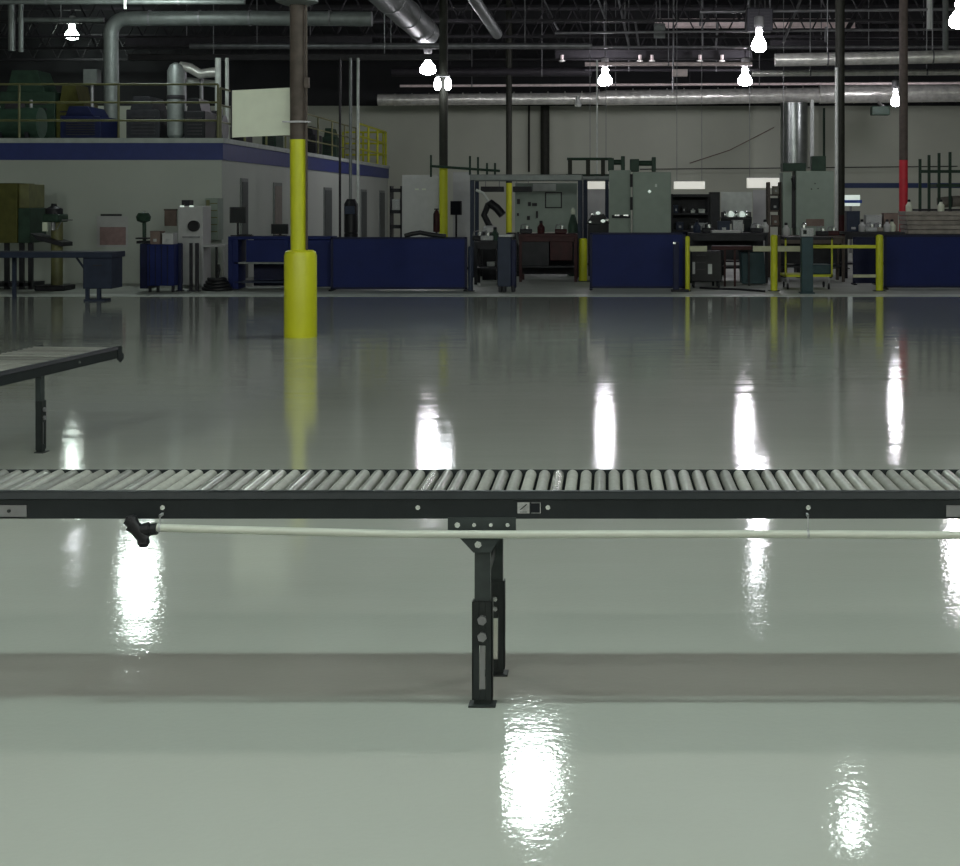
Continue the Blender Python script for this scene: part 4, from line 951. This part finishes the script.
for px in (570, 588, 603): MB().box(WX(px,D)-.05, WX(px,D)+.05, D-.04, D+.04, zz if px > 583 else zz-.0, WZ(159,D)).build('upright', 'darkcol', t)
MB().tube((WX(566,D), D, zz+.02), (WX(609,D), D, zz+.02), .03, seg=8).build('bottom_bar', 'green', t)
t = thing('pipe_frame', 'thin dim frame of rods above left part of welding booth', 'frame', (WX(450,34), 34, WZ(174,34)))
D = 34.6
MB().tube((WX(430,D), D, WZ(166,D)), (WX(500,D), D, WZ(171,D)), .03, seg=8).build('top_bar', 'green', t)
for px, yt in ((431,155),(470,156),(478,157),(487,163),(495,163)): MB().tube((WX(px,D), D, WZ(175,D) if px > 442 else WZ(177,D)), (WX(px,D), D, WZ(yt,D)), .025, seg=8).build('rod', 'green', t)

# fluorescent fittings
for (a, b, ya, yb, D, lab) in ((587,609,181.5,189,39,'small fluorescent light left of grey-green cabinets'), (674,705,181.5,189,41,'fluorescent light directly right of grey-green cabinets'), (747,787,178,188,41.2,'longest fluorescent light left of three-dot cabinet')):
    t = thing('fluorescent_light', lab, 'light', (WX((a+b)/2,D), D, WZ(yb,D)))
    MB().box(WX(a,D), WX(b,D), D, D+.12, WZ(yb,D), WZ(ya,D)).build('diffuser', 'fluoro', t, bevel=.01)
    MB().box(WX(a,D)-.02, WX(b,D)+.02, D+.02, D+.16, WZ(ya,D), WZ(ya-1,D)).build('housing', 'palecab', t)
    for px in (a+3, b-3): MB().tube((WX(px,D), D+.08, WZ(ya-1,D)), (WX(px,D), D+.08, ZC), .008, seg=6).build('hanging_cord', 'pipe', t)
# dark shelving right of cabinets
def shelving(x0, x1, yt, D, m, lab, rows, dep=.6, back=True, name='shelving_unit'):
    t = thing(name, lab, 'shelf', (WX((x0+x1)/2,D), D+dep/2, 0))
    for px in (x0, x1):
        for y in (D, D+dep): MB().box(WX(px,D)-.025, WX(px,D)+.025, y-.025, y+.025, 0, WZ(yt,D)).build('upright', m, t)
    for yy in rows: MB().box(WX(x0,D), WX(x1,D), D, D+dep, WZ(yy,D)-.02, WZ(yy,D)+.02).build('shelf_board', m, t)
    if back: MB().box(WX(x0,D), WX(x1,D), D+dep, D+dep+.02, .1, WZ(yt,D)).build('back_panel', m, t)
    return t
shelving(672, 709, 194, 34.5, 'blackmetal', 'black shelving between grey-green cabinets and pale board', (196, 214, 231))
for k, (px, w, py, lab, m) in enumerate(((676,4,205,'dark box at left on upper board of black shelving','slate'), (684,4,207,'dark carton second on upper board of black shelving','blackmetal'),
       (693,4,210,'small bright box on upper board of black shelving','offwhite'), (702,6,209,'wide bright box on upper board of black shelving','offwhite'),
       (680,7,222,'dark box at left on lower board of black shelving','slate'), (692,5,224,'dim box at middle on lower board of black shelving','blackmetal'), (702,6,223,'dim pale box at right on lower board of black shelving','sticker'))):
    zb = WZ(214 if k < 4 else 231, 34.5) + .02
    carton('parts_box', lab, 'box', px-w/2, px+w/2, py, 34.6, zb, m, .3)
t = thing('dark_locker', 'tall black locker right of black shelving', 'locker', (WX(715,34.3), 34.5, 0))
MB().box(WX(710,34.3), WX(720,34.3), 34.3, 34.8, .05, WZ(192,34.3)).build('body', 'black', t, bevel=.01)
MB().box(WX(711,34.3), WX(719,34.3), 34.28, 34.3, .1, WZ(194,34.3)).build('door', 'blackmetal', t)
MB().box(WX(710.5,34.3), WX(719.5,34.3), 34.32, 34.78, 0, .05).build('plinth', 'black', t)
D = 36
t = thing('pin_board', 'pale blue-grey board above the row of shining fittings', 'board', (WX(736,D), D, 0))
MB().box(WX(721,D), WX(752,D), D, D+.05, WZ(212,D), WZ(192,D)).build('panel', 'offwhite', t, bevel=.004)
for px in (722.5, 750): MB().box(WX(px,D)-.03, WX(px,D)+.03, D+.05, D+.11, 0, WZ(192,D)).build('leg', 'pipedark', t)
D = 34.4
t, zf = bench(722, 752, 217, D, 'blackmetal', 'raised black bench holding row of shining fittings', .5)
for k, px in enumerate((725, 731, 736, 742, 747)):
    tag(MB().lathe((WX(px,34.6), 34.6, zf), [(.05,0),(.06,.03),(.055,.10),(.03,.13),(0,.14)], 10).build('steel_fitting', 'self_lit_white' if k in (1,3) else 'zinc', None), 'shining fitting, ' + ('first','second','third','fourth','last')[k] + ' from left on raised black bench', 'fitting', 'shining fittings on raised bench')  # second and fourth fittings glow in place of glints
monitor(744, 752, 218, 232, 32.0, z3, 'small dark monitor on right part of long black workbench')
carton('equipment_case', 'grey equipment case on long workbench under shining fittings', 'case', 733, 743, 220, 31.9, z3, 'sticker')
carton('equipment_case', 'dark equipment case on long workbench beside black locker', 'case', 718, 730, 221, 31.9, z3, 'slate')
t = thing('white_partition', 'pale partition strip between benches and thick vertical duct', 'partition', (WX(761,37.5), 37.5, 0))
MB().box(WX(753,37.5), WX(768,37.5), 37.5, 37.56, .04, WZ(190,37.5)).build('panel', 'palecab', t)
MB().box(WX(752,37.5), WX(769,37.5), 37.45, 37.6, 0, .05).build('bottom_rail', 'pipedark', t)
sh = shelving(769, 781, 182, 33.5, 'brown', 'narrow brown shelving left of three-dot cabinet', (195, 211, 226), .4, False)
for k, (py, yb, lab, m) in enumerate(((198,211,'dark object on middle board of narrow brown shelving','blackmetal'),(215,226,'dark box on low board of narrow brown shelving','card'),(186,195,'pale box on top board of narrow brown shelving','wood'))):
    carton('parts_box', lab, 'box', 771+k, 779, py, 33.6, WZ(yb,33.5)+.02, m, .25)
D = 33.2
t = thing('electrical_cabinet', 'pale grey-green cabinet marked with three small dark dots', 'cabinet', (WX(808,D), D+.3, 0))
MB().box(WX(796,D), WX(834,D), D, D+.7, .9, WZ(171,D)).build('body', 'greycab', t, bevel=.01)
MB().box(WX(783,D), WX(792,D), D+.05, D+.7, .9, WZ(172,D)).build('side_column', 'greycab', t, bevel=.01)
MB().box(WX(792,D), WX(796,D), D+.1, D+.6, WZ(228,D), WZ(176,D)).build('cable_channel', 'pipedark', t)
MB().tube((WX(792,D), D-.02, WZ(178,D)), (WX(794.5,D), D-.02, WZ(190,D)), .03, seg=8).build('cable', 'black', t)
for px, py in ((811.5,189),(818,188.5),(815,183.5)): MB().lathe((WX(px,D), D-.01, WZ(py,D)), [(0,-.02),(.018,0),(0,.02)], 8).build('dot', 'black', t)
MB().box(WX(806,D), WX(824,D), D-.02, D, WZ(226,D), WZ(219,D)).build('dark_plate', 'card', t)
for px in (786, 799, 831): MB().box(WX(px,D)-.04, WX(px,D)+.04, D+.1, D+.6, 0, .9).build('leg', 'pipedark', t)
D = 33.3
t = thing('duct_filter', 'dim green filter boxes at the foot of thick vertical duct', 'filter', (WX(797,D), D, WZ(171,D)))
MB().box(WX(783,D), WX(806,D), D, D+.5, WZ(171,33.2), WZ(163,D)).build('box', 'green', t, bevel=.01)
for px in (774, 781, 818, 825): pass
MB().box(WX(812,D), WX(826,D), D, D+.3, WZ(171,33.2), WZ(156,D)).build('side_box', 'green', t, bevel=.01)
# small items under the bench
D = 29.3
t = thing('tool_trolley', 'black tool trolley with white label in front of long workbench', 'trolley', (WX(707,D), D+.3, 0))
MB().box(WX(691,D), WX(722,D), D, D+.55, .12, WZ(251,D)).build('body', 'black', t, bevel=.02)
MB().box(WX(708,D), WX(712,D), D-.008, D, WZ(274,D), WZ(264,D)).build('white_label', 'offwhite', t)
MB().box(WX(692.5,D), WX(695,D), D-.008, D, WZ(274,D), WZ(262,D)).build('white_label', 'palecab', t)
for k in range(3): MB().box(WX(697,D), WX(706,D), D-.02, D, WZ(270-7*k,D), WZ(269-7*k,D)).build('drawer_pull', 'pipedark', t)
for px in (694, 719):
    for y in (D+.06, D+.48): MB().tube((WX(px,D)-.015, y, .06), (WX(px,D)+.015, y, .06), .06, seg=12).build('caster', 'black', t)
tag(MB().path([(WX(700,29), 29.0, .02), (WX(716,28.8), 28.7, .02), (WX(730,28.7), 28.6, .02), (WX(744,28.4), 28.4, .02), (WX(764,28), 27.9, .02)], .02, 8).build('floor_cable', 'black', None), 'black cable trailing over concrete from black tool trolley', 'cable')
D = 30.2
t = thing('waste_bin', 'dark green bin under right end of long workbench', 'bin', (WX(752,D), D+.3, 0))
MB().prism([(WX(742,D), .03), (WX(766,D), .03), (WX(764,D), WZ(252,D)), (WX(741,D), WZ(252,D))], D, D+.5).build('bin_body', 'teal', t, bevel=.02)
MB().box(WX(740,D), WX(765,D), D-.02, D+.52, WZ(252,D), WZ(249.5,D)).build('rim', 'blackmetal', t, bevel=.01)
t = thing('step_stool', 'dark red frame stool between black trolley and green bin', 'stool', (WX(731,29.8), 29.8, 0))
D = 29.8
MB().box(WX(712,D), WX(752,D), D, D+.3, WZ(250,D), WZ(246,D)).build('seat', 'darkred', t, bevel=.01)
for px in (725, 735): MB().box(WX(px,D)-.02, WX(px,D)+.02, D+.02, D+.06, 0, WZ(250,D)).build('leg', 'darkred', t)
for px in (714, 750): MB().box(WX(px,D)-.02, WX(px,D)+.02, D+.22, D+.26, 0, WZ(250,D)).build('leg', 'blackmetal', t)
carton('floor_box', 'dim pale box on concrete under small black table', 'box', 487, 494, 262, 31, 0.345, 'sticker')
# right side
D = 50
t = thing('safety_sign', 'bright white sign with blue band right of dark column', 'sign', (WX(851,D), D, 0))
MB().box(WX(843,D), WX(860,D), D, D+.05, WZ(206,D), WZ(195,D)).build('sign_panel', 'self_lit_white', t)  # panel brightness comes from added emission, no lamp inside
MB().box(WX(844,D), WX(862,D), D-.02, D, WZ(203,D), WZ(200,D)).build('blue_band', 'signblue', t)
MB().tube((WX(851,D), D+.08, 0), (WX(851,D), D+.08, WZ(196,D)), .04, seg=8).build('sign_post', 'pipe', t)
D = 40
t = thing('pallet_rack', 'dark upright rack with tall posts at right border', 'rack', (WX(945,D), D, 0))
for px, yt in ((920,159),(929,155),(939,153),(950,152),(962,156)):
    MB().box(WX(px,D)-.035, WX(px,D)+.035, D-.03, D+.03, 0, WZ(yt,D)).build('upright', 'green', t)
MB().box(WX(920,D), WX(985,D), D-.05, D-.0, WZ(173,D), WZ(170,D)).build('beam', 'green', t)
MB().box(WX(936,D), WX(985,D), D-.05, D+.8, WZ(187,D), WZ(184,D)).build('beam', 'green', t)
MB().box(WX(918,D), WX(985,D), D-.05, D+.9, WZ(211,D), WZ(209,D)).build('beam', 'pipedark', t)
D = 39.9
t = thing('bundled_material', 'brown wrapped bundle lying on dark rack at right border', 'bundle', (WX(955,D), 40.4, WZ(209,40)))
MB().path([(WX(942,D), 40.4, WZ(203,D)), (WX(950,D), 40.4, WZ(202,D)), (WX(962,D), 40.4, WZ(201,D)), (WX(975,D), 40.4, WZ(202,D))], .15, 12).build('bundle', 'wood', t)
MB().tube((WX(955,D)-.02, 40.4, WZ(201.6,D)), (WX(955,D)+.02, 40.4, WZ(201.6,D)), .165, seg=14).build('strap', 'blackmetal', t)
D = 34.5
for k in range(5):
    zb = .95 + .105*k*1.0
    t = tag(MB().box(WX(908-k*.6,D), WX(985,D), D, D+.9, zb, zb+.095).build('grey_board', 'wood', None, bevel=.008), 'grey board, ' + ('bottom','second lowest','middle','second highest','topmost')[k] + ' of the stack right of red column', 'board', 'grey boards stacked at right')
t = thing('board_trestle', 'dark trestle table carrying the stack of grey boards', 'trestle', (WX(940,D), D+.45, 0))
MB().box(WX(906,D), WX(985,D), D+.02, D+.88, .88, .95).build('top', 'blackmetal', t)
for px in (910, 945, 980): MB().box(WX(px,D)-.04, WX(px,D)+.04, D+.05, D+.8, 0, .88).build('leg', 'blackmetal', t)
carton('parts_box', 'brown carton on black bench touching red column', 'box', 884, 898, 213, 33.5, z5, 'card')
carton('parts_box', 'wide grey carton at centre of black bench by red column', 'box', 866, 882, 215, 33.6, z5, 'sticker')
carton('parts_box', 'dark purple-grey carton at left of black bench by red column', 'box', 847, 860, 211, 33.6, z5, 'slate')
blob_tool(909, 34.9, .95+.105*4+.095, 'small white bottle on grey boards right of red column', 1, 'spray_can', 'white')
blob_tool(941, 34.9, .95+.105*4+.095, 'white can on grey boards under dark rack', 1, 'spray_can', 'white')

# ------------------------------------------------------------------ world and view
w = bpy.data.worlds.new('world'); sc.world = w; w.use_nodes = True
w.node_tree.nodes['Background'].inputs[0].default_value = (.02, .022, .025, 1)
vs = sc.view_settings; vs.view_transform = 'Standard'; vs.look = 'None'; vs.exposure = 0; vs.gamma = 1; vs.use_curve_mapping = False
